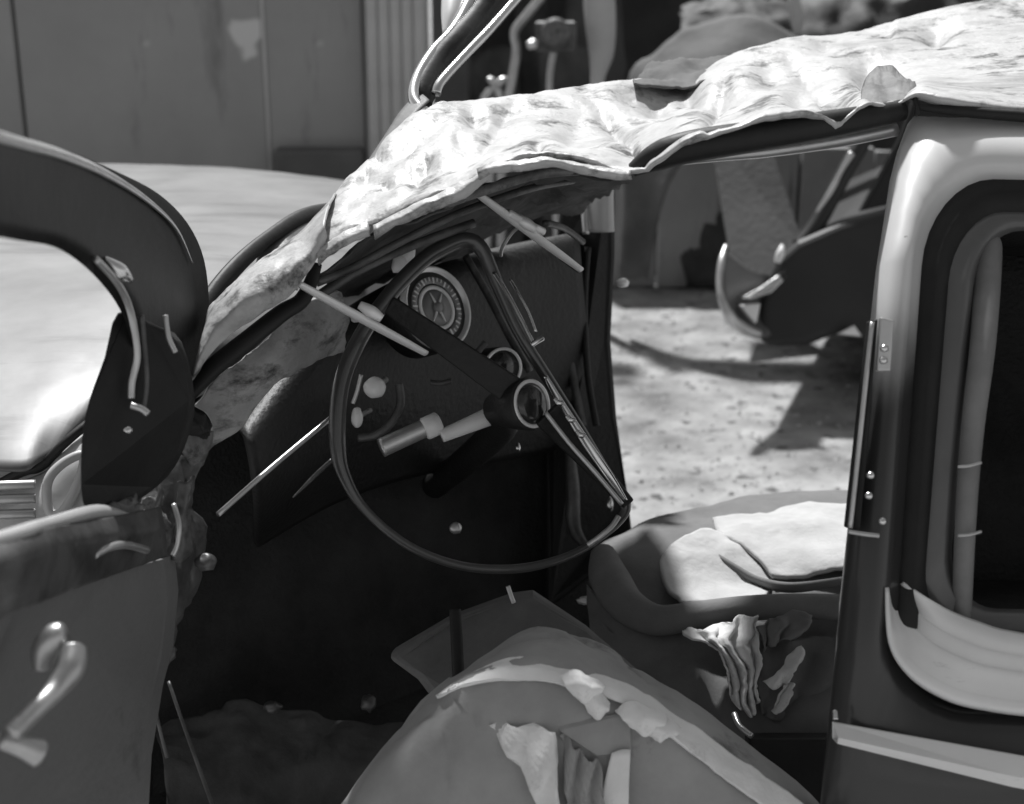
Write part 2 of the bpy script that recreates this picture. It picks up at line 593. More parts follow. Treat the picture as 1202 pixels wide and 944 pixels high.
sheet('cover', [[(728, 330, 5.5), (735, 110, 5.5), (768, 70, 5.5), (796, 40, 5.5), (835, 24, 5.5), (880, 24, 5.5), (940, 44, 5.5), (1010, 60, 5.5)],
                [(730, 330, 5.4), (745, 160, 5.35), (790, 100, 5.3), (830, 70, 5.3), (870, 60, 5.3), (910, 66, 5.3), (960, 80, 5.3), (1010, 90, 5.3)],
                [(760, 330, 5.3), (780, 230, 5.2), (820, 170, 5.15), (850, 150, 5.15), (880, 140, 5.15), (910, 140, 5.15), (960, 140, 5.15), (1010, 140, 5.15)]],
      M['grey_car'], hv, 0.006, 5, 6, hump_d)

dk = empty('scrap_heap', P(990, 330, 6.3), 'dark crumpled heap of scrap sheets behind the dark car, top right', 'heap')
for q, sd_, mt in (([[(800, 10, 6.6), (870, -20, 6.6), (960, -10, 6.6), (1060, -30, 6.6), (1200, -30, 6.6)], [(800, 60, 6.3), (870, 40, 6.3), (960, 50, 6.3), (1060, 36, 6.3), (1200, 30, 6.3)],
                    [(800, 330, 6.2), (870, 330, 6.2), (960, 330, 6.2), (1060, 330, 6.2), (1200, 330, 6.2)]], 1, 'heap'),):
    sheet('crumpled_sheet', q, M[mt], dk, 0.006, 10, 12, lambda px, py, u, v, p: Vector((0.05 * fbm(p, 4, 2), -0.12 * abs(fbm(p, 3, sd_)), 0.06 * fbm(p, 5, 4))))
tube('pale_rod', [P(934, 40, 6.1), P(936, 24, 6.1), P(932, 0, 6.1), P(930, -30, 6.15)], [0.012, 0.03, 0.026, 0.02], M['column'], dk)
cl_ = empty('scrap_pile', P(610, 330, 6.6), 'grey dented scrap panels stacked in the shed behind the bent pipe', 'scrap')
for (a, b, c, d_, dd_, mt) in ((512, 30, 560, 330, 7.0, 'heap'), (552, 60, 610, 330, 6.9, 'grey_car'), (634, 56, 692, 330, 6.8, 'grey_car'), (600, -20, 640, 330, 7.2, 'heap'), (664, -30, 730, 330, 7.3, 'shed')):
    sheet('panel', [[(a, b + 8, dd_), ((a + c) / 2, b - 6, dd_), (c, b, dd_)], [(a - 3, (b + d_) / 2, dd_ - .1), ((a + c) / 2, (b + d_) / 2, dd_ - .16), (c + 3, (b + d_) / 2, dd_ - .1)], [(a, d_, dd_ - .2), ((a + c) / 2, d_, dd_ - .25), (c, d_, dd_ - .2)]],
          M[mt], cl_, 0.004, 8, 8, lambda px, py, u, v, p: Vector((0.02 * fbm(p, 5, 2), -0.08 * abs(fbm(p, 4, a)), 0.02 * fbm(p, 5, 3))))

# ------------------------------------------------------------------ dark parked car at the right
c2 = empty('parked_car', Z(1010, 470, 0), 'dark parked car with a pale wrap-round bumper beyond the far door opening', 'car')
bk = Vector((0.45, 1.25, 0))
body2 = slab('body', [P(884, 396, 4.5), P(902, 411, 4.5), P(946, 408, 4.5), P(980, 395, 4.5), P(1015, 402, 4.5), P(1250, 424, 4.5),
                      P(1450, 430, 4.5), P(1450, 250, 4.5), P(1250, 235, 4.5), P(1080, 236, 4.5), P(985, 262, 4.5), P(935, 284, 4.5), P(912, 304, 4.5), P(892, 350, 4.5)],
             bk, M['car2'], c2, 0.05, 4)
cab = slab('cabin', [P(1002, 258, 4.62), P(1055, 160, 4.62), P(1090, 60, 4.62), P(1130, 22, 4.62), P(1420, 20, 4.62), P(1440, 240, 4.62)], bk * 0.86, M['glass'], c2, 0.02)
tube('windscreen_pillar', [P(938, 290, 4.55), P(962, 258, 4.56), P(1003, 182, 4.58), P(1062, 90, 4.6), P(1100, 26, 4.6)], 0.028, M['car2'], c2)
tube('pillar_trim', [P(958, 250, 4.5), P(975, 225, 4.5), P(988, 200, 4.5), P(1000, 180, 4.5)], [0.004, 0.009, 0.007, 0.012], M['steel'], c2)
tube('roof_edge', [P(1100, 26, 4.6), P(1180, 8, 4.6), P(1300, 6, 4.6), P(1450, 10, 4.6)], 0.03, M['car2'], c2)
tube('bumper_edge', [P(852, 288, 4.42), P(847, 306, 4.38), P(844, 330, 4.35), P(847, 352, 4.33), P(858, 374, 4.34), P(872, 386, 4.38), P(890, 393, 4.42)],
     [0.006, 0.011, 0.010, 0.012, 0.018, 0.02, 0.018], M['steel'], c2, seg=14)
sheet('bumper', [[(850, 296, 4.42), (846, 330, 4.38), (852, 360, 4.37), (874, 386, 4.42), (900, 396, 4.5)], [(880, 318, 4.5), (872, 340, 4.46), (872, 362, 4.46), (884, 380, 4.48), (905, 390, 4.52)],
                 [(920, 325, 4.6), (905, 345, 4.58), (898, 365, 4.56), (900, 380, 4.56), (910, 388, 4.56)]], M['grey_steel'], c2, 0.02, 6, 5)
slab('bumper_blade', [P(868, 350, 4.36), P(888, 340, 4.37), P(914, 322, 4.40), P(920, 330, 4.40), P(905, 344, 4.38), P(880, 352, 4.37)], Vector((0.06, 0.15, -0.01)), M['chrome'], c2, 0.006)
slab('overrider', [P(868, 358, 4.37), P(893, 356, 4.37), P(888, 380, 4.37), P(880, 372, 4.37)], FW * 0.04, M['wiper'], c2, 0.005)
tube('indicator', [P(912, 308, 4.42), P(916, 298, 4.42), P(918, 288, 4.43)], [0.01, 0.014, 0.006], M['ivory'], c2)
slab('valance_corner', [P(984, 392, 4.46), P(1003, 382, 4.46), P(1012, 395, 4.46)], FW * 0.03, M['wiper'], c2, 0.003)
for q in (1150, 1400):
    cpt = P(q, 392, 4.75)
    cpt.z = 0.3
    wl = lathe('wheel', cpt, Vector((-0.3, -1, 0)), [(0.12, -0.1), (0.27, -0.09), (0.3, -0.05), (0.3, 0.05), (0.27, 0.09), (0.18, 0.085)], M['rubber'], c2)
    lathe('hub_cap', cpt + Vector((-0.02, -0.09, 0)), Vector((-0.3, -1, 0)), [(0.17, 0), (0.15, 0.02), (0.05, 0.035), (0.01, 0.04)], M['steel'], wl)

# ------------------------------------------------------------------ the wrecked car
base = P(600, 600, 1.9)
base.z = 0
car = empty('wrecked_car', base, 'wrecked pale car with crushed roof, open door and exposed steering wheel', 'car')

# --- bonnet and near wing, seen past the open door


def bz(px, py, z):
    return Z(px, py, z)


def bon_disp(px, py, u, v, p):
    return Vector((0, 0, 0.006 * fbm(p, 2.2, 1)))


sheet('bonnet', [[(-420, 196, .84), (-200, 194, .84), (0, 196, .84), (150, 197, .84), (290, 204, .84), (450, 222, .84)],
                 [(-420, 196, .90), (-200, 194, .90), (0, 195, .90), (150, 196, .90), (290, 202, .90), (450, 220, .90)],
                 [(-420, 225, .925), (-200, 222, .93), (0, 222, .93), (150, 222, .93), (290, 228, .93), (440, 242, .92)],
                 [(-420, 300, .93), (-200, 296, .95), (0, 290, .955), (150, 290, .955), (290, 292, .95), (420, 296, .92)],
                 [(-420, 400, .91), (-200, 396, .92), (0, 390, .93), (120, 392, .93), (230, 396, .92), (330, 404, .88)],
                 [(-420, 520, .85), (-200, 530, .85), (0, 552, .85), (50, 540, .85), (110, 494, .86), (240, 440, .84)]],
      M['bonnet'], car, 0.004, 8, 8, bon_disp, bz)
sheet('front_wing', [[(-60, 600, 1.8), (40, 560, 1.74), (70, 530, 1.73), (110, 498, 1.76), (150, 480, 1.8)],
                     [(-60, 640, 1.7), (42, 590, 1.7), (80, 556, 1.7), (120, 530, 1.72), (160, 520, 1.74)],
                     [(-60, 700, 1.69), (46, 650, 1.69), (90, 630, 1.69), (130, 620, 1.69), (170, 610, 1.7)]],
      M['pillar_paint'], car, 0.003, 6, 6, lambda px, py, u, v, p: Vector((0, 0, 0.012 * fbm(p, 7, 5))))
edge = [bz(*q) + Vector((0, 0.09, -0.01)) for q in ((-420, 520, .85), (-200, 530, .85), (0, 552, .85), (50, 540, .85), (110, 494, .86), (240, 440, .84))]
nose = [bz(*q) + Vector((0.03, 0, -0.01)) for q in ((-420, 196, .86), (-420, 225, .905), (-420, 300, .91), (-420, 400, .89))]
rim_ = nose + edge
loft('wing_side', [rim_, [Vector((p.x, p.y, 0.55)) for p in rim_], [Vector((p.x, p.y, 0.24)) for p in rim_]], M['pillar_paint'], car, False)
fw_ = lathe('front_wheel', Vector((edge[1].x - 0.05, edge[1].y + 0.1, 0.31)), Vector((0, -1, 0)), [(0.12, -0.1), (0.28, -0.09), (0.31, -0.05), (0.31, 0.08), (0.28, 0.12), (0.19, 0.115)], M['rubber'], car)
lathe('hub_cap', Vector((edge[1].x - 0.05, edge[1].y - 0.01, 0.31)), Vector((0, -1, 0)), [(0.19, 0), (0.16, 0.02), (0.05, 0.035), (0.01, 0.04)], M['chrome'], fw_)
tube('wing_gap_seal', [P(-40, 590, 1.8), P(22, 556, 1.75), P(48, 548, 1.735), P(72, 524, 1.725), P(100, 500, 1.74), P(130, 480, 1.77)], 0.006, M['rubber'], car)
tube('headlamp_rim', [P(58, 600, 1.68), P(56, 566, 1.68), P(74, 544, 1.69), P(98, 535, 1.7), P(92, 566, 1.69), P(74, 600, 1.68)], 0.006, M['pillar_paint'], car, True)
for yy in (570, 586, 604):
    tube('grille_bar', [P(-40, yy + 2, 1.66), P(10, yy, 1.67), P(42, yy - 1, 1.68)], 0.006, M['steel'], car)
tube('windscreen_gasket', [P(228, 392, 1.7), P(246, 352, 1.74), P(280, 310, 1.8), P(320, 276, 1.88), P(362, 252, 1.98), P(410, 244, 2.1)],
     [0.008, 0.011, 0.011, 0.010, 0.012, 0.012], M['rubber'], car, flat=0.6)
sheet('windscreen_remnant', [[(305, 292, 1.86), (335, 268, 1.92), (372, 252, 2.0)], [(300, 310, 1.84), (335, 290, 1.88), (372, 275, 1.94)]], M['dark_metal'], car, 0.004, 5, 5)

# --- roof: crumpled sheet
DENTS = [(540, 165, 9, .010), (556, 140, 12, .016), (632, 171, 9, .012), (480, 205, 12, .012), (500, 192, 10, .012), (455, 215, 10, .012),
         (770, 112, 26, .035), (810, 105, 18, .02), (735, 108, 14, .014), (905, 88, 22, .016), (940, 110, 18, .018), (985, 112, 22, .03),
         (1040, 95, 26, .04), (1018, 84, 14, .02), (445, 178, 10, .012), (430, 200, 9, .01), (600, 150, 30, .01), (690, 150, 40, .012), (860, 125, 26, .014), (1100, 40, 18, .02)]


CREASE = [((500, 208), (642, 152), .012), ((604, 118), (560, 182), .010), ((690, 112), (762, 192), .016), ((856, 84), (828, 152), .014), ((916, 62), (984, 122), .014),
          ((450, 192), (524, 138), .012), ((640, 152), (742, 176), .012), ((560, 140), (700, 122), .008), ((880, 100), (1010, 78), .012), ((470, 236), (520, 170), .010), ((790, 118), (880, 104), .012)]


def roof_disp(px, py, u, v, p):
    z = 0.0
    for (a, b, h) in CREASE:
        ex, ey = b[0] - a[0], b[1] - a[1]
        t = max(0.0, min(1.0, ((px - a[0]) * ex + (py - a[1]) * ey) / (ex * ex + ey * ey)))
        dist = math.hypot(px - a[0] - ex * t + 5 * fbm(p, 14, 3), py - a[1] - ey * t)
        z -= h * math.exp(-dist / 7.0) * math.sin(math.pi * (0.1 + 0.8 * t))
    for (a, b, r, h) in DENTS:
        q = ((px - a) ** 2 + ((py - b) * 1.6) ** 2) / (r * r)
        if q < 9:
            z -= h * math.exp(-q)
    k = 1.0 if px < 1050 else 0.35
    rid = 1 - abs(fbm(p, 6.5, 2))
    r2 = 1 - abs(fbm(p, 15, 7))
    vd, _ = noise.voronoi(Vector((p.x * 5.0, p.y * 3.4, p.z * 4.0)))
    fold = min(vd[1] - vd[0], 0.35)                      # sharp folds along cell borders
    z += k * (0.008 * fbm(p, 4, 9) + 0.008 * (rid - 0.7) + 0.0022 * (r2 - 0.7) + 0.0012 * fbm(p, 40, 4) + 0.020 * (fold - 0.2))
    return Vector((0, 0, z))


NEAR = [(348, 342, 1.60), (374, 297, 1.60), (440, 262, 1.60), (520, 228, 1.59), (570, 203, 1.585), (622, 188, 1.58), (680, 188, 1.57), (738, 204, 1.55),
        (772, 186, 1.53), (806, 164, 1.52), (860, 149, 1.52), (940, 138, 1.54), (1010, 126, 1.57), (1064, 116, 1.60), (1110, 126, 1.58), (1180, 133, 1.585), (1300, 142, 1.57)]
LIP = [(x, y - 11 - (4 if x > 1000 else 0), d + 0.012) for x, y, d in NEAR]
MID = [(352, 318, 1.64), (384, 262, 1.65), (445, 222, 1.68), (520, 186, 1.70), (570, 168, 1.73), (622, 158, 1.75), (680, 154, 1.76), (738, 158, 1.76),
       (772, 144, 1.77), (806, 130, 1.78), (860, 118, 1.80), (940, 104, 1.84), (1010, 92, 1.87), (1064, 84, 1.9), (1110, 88, 1.88), (1180, 86, 1.87), (1300, 84, 1.84)]
FAR = [(358, 288, 1.70), (396, 220, 1.74), (444, 172, 1.80), (505, 122, 1.88), (552, 120, 1.93), (605, 115, 1.96), (660, 105, 2.0), (722, 95, 2.03),
       (762, 92, 2.06), (802, 94, 2.1), (856, 72, 2.15), (930, 50, 2.2), (1010, 34, 2.25), (1064, 22, 2.3), (1112, 12, 2.3), (1190, 0, 2.3), (1300, -12, 2.3)]
FAR2 = [(x + 4, y + 14, d + 0.03) for x, y, d in FAR]
sheet('roof', [NEAR, LIP, MID, FAR, FAR2], M['dusty'], car, 0.003, 12, 12, roof_disp)

# drip rail along the near roof edge, in broken lengths
def lip(name, pts, h, seed):
    rows = [[], [], []]
    for i, (x, y, d) in enumerate(pts):
        rows[0].append((x, y - h * 0.5, d + 0.006))
        rows[1].append((x + 1, y, d - 0.004))
        rows[2].append((x + 2, y + h * 0.5, d + 0.002))
    sheet(name, rows, M['dusty'], car, 0.003, 9, 4, lambda px, py, u, v, p: Vector((0, -0.006 * fbm(p, 22, seed), 0.007 * fbm(p, 16, seed + 2))))


for q, h, sd_ in (([(372, 306, 1.585), (400, 286, 1.585), (432, 266, 1.585)], 14, 1), ([(438, 270, 1.578), (500, 240, 1.578), (548, 216, 1.575), (572, 205, 1.57)], 15, 4),
                  ([(560, 204, 1.565), (600, 195, 1.56), (640, 190, 1.555), (690, 197, 1.55), (740, 206, 1.54)], 11, 7)):
    lip('drip_rail', q, h, sd_)
tube('door_seal', [P(742, 200, 1.56), P(772, 184, 1.55), P(812, 172, 1.54), P(900, 158, 1.55), P(990, 143, 1.57), P(1058, 130, 1.6)],
     [0.008, 0.016, 0.018, 0.017, 0.015, 0.012], M['rubber'], car, flat=1.0, flat_dir=UP, seg=14)
tube('headlining_edge', [P(770, 194, 1.6), P(840, 184, 1.6), P(900, 178, 1.6), P(980, 166, 1.61), P(1052, 152, 1.62)], [0.003, 0.006, 0.007, 0.008, 0.008], M['steel'], car)
sheet('roof_dent_shade', [[(1012, 100, 1.74), (1018, 84, 1.76), (1040, 79, 1.78), (1066, 92, 1.72), (1076, 110, 1.64)],  # dark sheet laid in to stand for the shadow in the dent
                    [(1010, 122, 1.60), (1026, 121, 1.598), (1044, 119, 1.595), (1060, 118, 1.594), (1074, 119, 1.592)]], M['dent_shade'], car, 0.002, 7, 6, lambda px, py, u, v, p: Vector((0, -0.008 * abs(fbm(p, 18, 2)), 0.010 * fbm(p, 14, 5))))
tube('roof_gutter', [P(1078, 126, 1.585), P(1120, 130, 1.575), P(1180, 135, 1.57), P(1300, 144, 1.555)], [0.003, 0.006, 0.0065, 0.007], M['rubber'], car)
tube('roof_joint', [P(1074, 116, 1.59), P(1077, 126, 1.585), P(1076, 136, 1.585)], 0.003, M['rubber'], car)
# crumpled lump on the roof ridge
sheet('torn_roof_edge', [[(742, 96, 2.12), (752, 84, 2.16), (768, 72, 2.2), (806, 66, 2.22), (852, 60, 2.24), (880, 62, 2.24)],
                         [(742, 98, 2.08), (756, 90, 2.10), (780, 84, 2.12), (812, 82, 2.13), (850, 76, 2.16), (872, 74, 2.18)],
                         [(744, 104, 2.0), (764, 104, 2.0), (788, 100, 2.02), (816, 100, 2.04), (842, 92, 2.06), (862, 86, 2.08)]], M['grey_car'], car, 0.003, 10, 8,
      lambda px, py, u, v, p: Vector((0, 0, 0.02 * fbm(p, 9, 6))))

# --- near windscreen pillar, bent
def pil_d(px, py, u, v, p):
    return Vector((0, -0.008 * fbm(p, 16, 3), 0.010 * fbm(p, 9, 8)))


sheet('windscreen_pillar', [[(222, 446, 1.58), (250, 412, 1.58), (290, 384, 1.58), (336, 352, 1.585), (366, 318, 1.59), (384, 286, 1.6)],
                            [(226, 436, 1.57), (250, 392, 1.57), (286, 362, 1.57), (330, 334, 1.58), (362, 300, 1.59), (382, 270, 1.6)],
                            [(234, 414, 1.59), (246, 376, 1.59), (280, 342, 1.6), (320, 306, 1.62), (360, 276, 1.64), (388, 240, 1.66)],
                            [(238, 390, 1.64), (248, 360, 1.65), (282, 326, 1.67), (318, 300, 1.69), (358, 272, 1.7), (396, 222, 1.74)]],
      M['dusty'], car, 0.003, 8, 8, pil_d)
tube('pillar_seal', [P(222, 462, 1.6), P(250, 432, 1.6), P(290, 400, 1.6), P(330, 368, 1.61), P(356, 350, 1.62), P(372, 310, 1.63)],
     [0.012, 0.014, 0.014, 0.013, 0.011, 0.007], M['rubber'], car, flat=0.7)

# --- bent chrome windscreen surround sticking up behind the roof
tube('windscreen_trim', [P(498, 132, 1.95), P(486, 116, 1.97), P(490, 92, 2.0), P(508, 62, 2.04), P(530, 38, 2.08), P(548, 8, 2.12), P(566, -40, 2.18)], 0.0085, M['chrome'], car)
tube('windscreen_trim', [P(512, 110, 1.97), P(518, 96, 1.98), P(545, 66, 2.02), P(572, 38, 2.05), P(602, 4, 2.1), P(640, -40, 2.16)], 0.0072, M['chrome'], car)
tube('windscreen_rubber', [P(500, 122, 1.985), P(500, 104, 2.0), P(516, 76, 2.04), P(540, 48, 2.07), P(566, 18, 2.12), P(604, -40, 2.18)], [0.010, 0.019, 0.022, 0.021, 0.022, 0.022], M['rubber'], car, flat=0.6)
tube('windscreen_trim', [P(524, 40, 2.1), P(530, 20, 2.12), P(534, -10, 2.15)], [0.006, 0.016, 0.02], M['wiper'], car)
sheet('scuttle_edge', [[(432, 190, 1.86), (452, 160, 1.9), (470, 132, 1.95), (492, 108, 2.0)], [(440, 200, 1.82), (462, 168, 1.86), (482, 140, 1.9), (504, 118, 1.95)]],
      M['door_card'], car, 0.003, 5, 4)

# --- torn headlining under the roof
sheet('headlining', [[(372, 312, 1.64), (440, 278, 1.66), (520, 240, 1.68), (600, 208, 1.7), (680, 206, 1.75), (742, 210, 1.7)],
                     [(380, 330, 1.85), (450, 296, 1.9), (530, 262, 1.95), (610, 232, 2.0), (680, 226, 2.1), (716, 222, 2.2)],
                     [(400, 350, 2.1), (470, 318, 2.2), (550, 290, 2.25), (620, 262, 2.3), (676, 250, 2.36), (690, 240, 2.4)]],
      M['lining'], car, 0.003, 8, 8, lambda px, py, u, v, p: Vector((0, 0, 0.016 * fbm(p, 12, 2))))
tube('roof_brace', [P(372, 332, 1.64), P(410, 316, 1.66), P(470, 284, 1.7), P(540, 250, 1.74), P(620, 222, 1.8), P(672, 212, 1.9)], 0.005, M['dark_metal'], car)
tube('roof_brace', [P(376, 346, 1.66), P(420, 318, 1.7), P(480, 290, 1.75), P(556, 262, 1.8)], 0.006, M['dark_metal'], car)
tube('roof_brace', [P(520, 240, 1.66), P(580, 220, 1.68), P(630, 205, 1.7), P(680, 200, 1.7)], 0.006, M['rust'], car)

# --- far windscreen pillar and jamb
fp = empty('far_pillar', P(700, 640, 2.45), parent=car)
slab('pillar_post', [P(664, 196, 2.45), P(723, 196, 2.45), P(722, 300, 2.45), P(717, 400, 2.45), P(724, 490, 2.45), P(738, 590, 2.45), P(744, 640, 2.4),
                     P(640, 720, 2.4), P(640, 420, 2.5), P(652, 300, 2.5)], FW * 0.10, M['black_trim'], fp, 0.012)
tube('pillar_cover', [P(706, 190, 2.43), P(705, 230, 2.42), P(706, 272, 2.43)], 0.025, M['pillar_paint'], fp, flat=0.75)
tube('pillar_edge', [P(690, 200, 2.42), P(686, 240, 2.42), P(688, 275, 2.42)], 0.006, M['steel'], fp)
tube('jamb_fold', [P(661, 330, 2.42), P(655, 348, 2.42), P(664, 390, 2.41), P(672, 440, 2.41), P(684, 500, 2.4)], 0.007, M['dark_metal'], fp)
tube('jamb_fold', [P(668, 520, 2.38), P(672, 570, 2.37), P(674, 620, 2.37), P(690, 644, 2.36)], [0.006, 0.012, 0.012, 0.006], M['dark_metal'], fp)
tube('jamb_fold', [P(690, 290, 2.42), P(686, 360, 2.42), P(690, 440, 2.41), P(700, 500, 2.4)], 0.006, M['black_trim'], fp)
blob('pillar_bolt', P(716, 592, 2.34), 0.006, 0.012, 0.005, M['chrome'], fp)
blob('hinge_pin', P(731, 332, 2.42), 0.012, 0.008, 0.01, M['wiper'], fp)

# --- dashboard
dash = empty('dashboard', P(540, 420, 2.15), parent=car)
sheet('dash_body', [[(250, 520, 2.0), (330, 440, 2.1), (440, 370, 2.25), (560, 330, 2.4), (690, 300, 2.55)],
                    [(270, 500, 1.85), (350, 410, 1.95), (450, 340, 2.1), (560, 300, 2.26), (680, 275, 2.45)],
                    [(290, 520, 1.78), (370, 440, 1.92), (460, 370, 2.06), (570, 330, 2.22), (680, 310, 2.4)],
                    [(300, 580, 1.82), (380, 520, 1.98), (470, 470, 2.12), (580, 440, 2.28), (690, 430, 2.44)],
                    [(300, 640, 2.0), (390, 590, 2.1), (480, 560, 2.2), (590, 540, 2.36), (690, 520, 2.5)]],
      M['black_trim'], dash, 0.01, 8, 8)
sheet('dash_end', [[(226, 480, 1.64), (256, 446, 1.65), (300, 404, 1.67), (348, 366, 1.7), (396, 344, 1.76)],
                   [(246, 500, 1.65), (280, 466, 1.66), (322, 426, 1.68), (368, 394, 1.72), (406, 372, 1.8)],
                   [(232, 540, 1.66), (268, 508, 1.67), (320, 456, 1.7), (366, 426, 1.75), (404, 408, 1.84)]],
      M['dash_pad'], dash, 0.006, 8, 8, lambda px, py, u, v, p: Vector((0.006 * fbm(p, 14, 1), 0, 0.012 * fbm(p, 12, 7))))
dn = camv(0.66, 0.22, 0.70)
gc = P(511, 362, 2.03)
sp_ = empty('speedometer', gc, parent=dash)
lathe('casing', gc, dn, [(0.06, -0.06), (0.064, -0.01), (0.062, 0.0)], M['black_trim'], sp_, 40)
lathe('bezel', gc, dn, [(0.054, 0.001), (0.056, 0.007), (0.060, 0.009), (0.0625, 0.005), (0.0625, -0.004)], M['bright'], sp_, 48)
lathe('dial_face', gc, dn, [(0.0535, -0.001), (0.0535, 0.0025), (0.001, 0.0025)], M['dial'], sp_, 48)


def ring(name, c, n, r0, r1, h, m, par):
    lathe_prof = [(r0, h), (r0, h + 0.0012), (r1, h + 0.0012), (r1, h)]
    axis = n.normalized()
    u = axis.orthogonal().normalized()
    v = axis.cross(u)
    vs, fs = [], []
    sg = 40
    for r, hh in lathe_prof:
        for k in range(sg):
            a = 2 * math.pi * k / sg
            vs.append(c + axis * hh + (u * math.cos(a) + v * math.sin(a)) * r)
    for i in range(4):
        j = (i + 1) % 4
        for k in range(sg):
            l = (k + 1) % sg
            fs.append((i * sg + k, i * sg + l, j * sg + l, j * sg + k))
    return link(name, vs, fs, m, par)


ring('dial_ring', gc, dn, 0.0275, 0.0335, 0.0028, M['dial_mark'], sp_)
ring('dial_band', gc, dn, 0.036, 0.046, 0.0028, M['dial_grey'], sp_)
ring('dial_centre', gc, dn, 0.001, 0.0265, 0.0028, M['dial_grey'], sp_)
# tick marks, hand and centre
du = (UP - dn * UP.dot(dn)).normalized()
dv = dn.cross(du)
tv, tf = [], []
for k in range(36):
    a = math.radians(10 * k)
    r0 = 0.0365 if k % 3 == 0 else 0.040
    e = du * math.cos(a) + dv * math.sin(a)
    s_ = (du * -math.sin(a) + dv * math.cos(a)) * (0.0012 if k % 3 == 0 else 0.0007)
    b0 = len(tv)
    for hh in (0.0040, 0.0052):
        tv += [gc + e * r0 + s_ + dn * hh, gc + e * 0.045 + s_ + dn * hh, gc + e * 0.045 - s_ + dn * hh, gc + e * r0 - s_ + dn * hh]
    tf += [(b0, b0 + 1, b0 + 2, b0 + 3), (b0 + 4, b0 + 5, b0 + 6, b0 + 7)] + [(b0 + i, b0 + (i + 1) % 4, b0 + 4 + (i + 1) % 4, b0 + 4 + i) for i in range(4)]
tk = link('dial_marks', tv, tf, M['dial_mark'], sp_, False)
for (a, r) in ((28, 0.024), (152, 0.024), (208, 0.024), (332, 0.024)):
    e = du * math.cos(math.radians(a)) + dv * math.sin(math.radians(a))
    tube('needle', [gc + dn * 0.006, gc + dn * 0.006 + e * r * 0.5, gc + dn * 0.006 + e * r], [0.0022, 0.0018, 0.0008], M['dial_mark'], sp_, seg=6, n=2)
lathe('dial_boss', gc, dn, [(0.008, 0.003), (0.008, 0.008), (0.003, 0.010)], M['dial_grey'], sp_, 20)

g2 = P(590, 432, 2.05)
sm = empty('small_gauge', g2, parent=dash)
dn2 = camv(0.42, -0.1, 0.9)
lathe('casing', g2, dn2, [(0.026, -0.05), (0.031, -0.002), (0.029, 0.0)], M['black_trim'], sm)
ring('bezel', g2, dn2, 0.026, 0.0305, 0.001, M['bright'], sm)
lathe('dial_face', g2, dn2, [(0.0255, -0.002), (0.0255, 0.0015), (0.001, 0.0015)], M['gloss_black'], sm)
# radio or glovebox bright trim
tube('dash_edge', [P(546, 300, 2.14), P(572, 345, 2.14), P(598, 395, 2.13), P(622, 436, 2.12)], 0.006, M['dark_metal'], dash)
# levers and knobs left of the wheel
tube('choke_lever', [P(424, 440, 1.9), P(419, 460, 1.9), P(414, 474, 1.9)], 0.003, M['steel'], dash)
blob('dash_knob', P(440, 455, 1.9), 0.0155, 0.0145, 0.014, M['ivory'], dash, 0.08)
blob('dash_knob', P(419, 490, 1.9), 0.008, 0.0145, 0.010, M['ivory'], dash, 0.1, 3)
tube('knob_stem', [P(440, 455, 1.9), P(446, 450, 1.95), P(452, 446, 2.0)], 0.005, M['steel'], dash)
tube('knob_stem', [P(419, 490, 1.9), P(426, 486, 1.95), P(434, 482, 2.0)], 0.004, M['steel'], dash)
tube('vent_ring', [P(468, 450, 1.95), P(470, 474, 1.95), P(458, 498, 1.95), P(440, 511, 1.95), P(420, 514, 1.95)], 0.006, M['dark_metal'], dash)
blob('mirror_piece', P(472, 308, 1.93), 0.0125, 0.020, 0.008, M['ivory'], dash, 0.45, 2)
blob('mirror_piece', P(480, 295, 1.925), 0.009, 0.014, 0.007, M['ivory'], dash, 0.3, 5)
tube('under_dash_tube', [P(447, 526, 1.86), P(480, 511, 1.87), P(512, 497, 1.88)], [0.013, 0.0125, 0.0125], M['steel'], dash, seg=18)
lathe('tube_collar', P(507, 500, 1.875), P(512, 497, 1.88) - P(447, 526, 1.86), [(0.013, -0.012), (0.0155, -0.010), (0.0155, 0.010), (0.013, 0.012)], M['ivory'], dash)
tube('under_dash_tube', [P(518, 512, 1.87), P(545, 501, 1.875), P(574, 489, 1.88)], [0.009, 0.0105, 0.0125], M['ivory'], dash, seg=18)
tube('dash_strip', [P(505, 449, 2.0), P(518, 450, 2.0), P(530, 447, 2.0)], 0.004, M['dark_metal'], dash)
tube('dash_strip', [P(546, 428, 2.03), P(558, 416, 2.03), P(570, 402, 2.03)], 0.005, M['dark_metal'], dash)
blob('switch_knob', P(608, 525, 1.98), 0.004, 0.006, 0.004, M['chrome'], dash)
blob('switch_knob', P(535, 620, 1.95), 0.009, 0.008, 0.007, M['steel'], dash)

# --- steering wheel
sn = camv(0.36, 0.05, 0.9)
sc_ = P(566, 476, 1.80)
sw = empty('steering_wheel', sc_, parent=car)
RIM = [(396, 520), (400, 455), (420, 402), (455, 349), (494, 308), (520, 291), (545, 282), (564, 291), (582, 330), (608, 388), (644, 446), (678, 500), (708, 550),
       (733, 588), (727, 611), (692, 640), (650, 659), (600, 668), (540, 664), (480, 641), (430, 600), (405, 560)]
RR = [0.0105] * 7 + [0.010, 0.009, 0.008, 0.008, 0.008, 0.008, 0.008, 0.006, 0.005, 0.0058, 0.006, 0.0058, 0.0055, 0.0058, 0.008]
tube('rim', [PL(a, b, sc_, sn) for a, b in RIM], RR, M['rim'], sw, True, 5, 16)
hubc = P(624, 474, 1.765)
sa, sb = PL(456, 357, sc_, sn), PL(736, 590, sc_, sn)
edge_dir = camv(0.63, 0.77, 0.05)


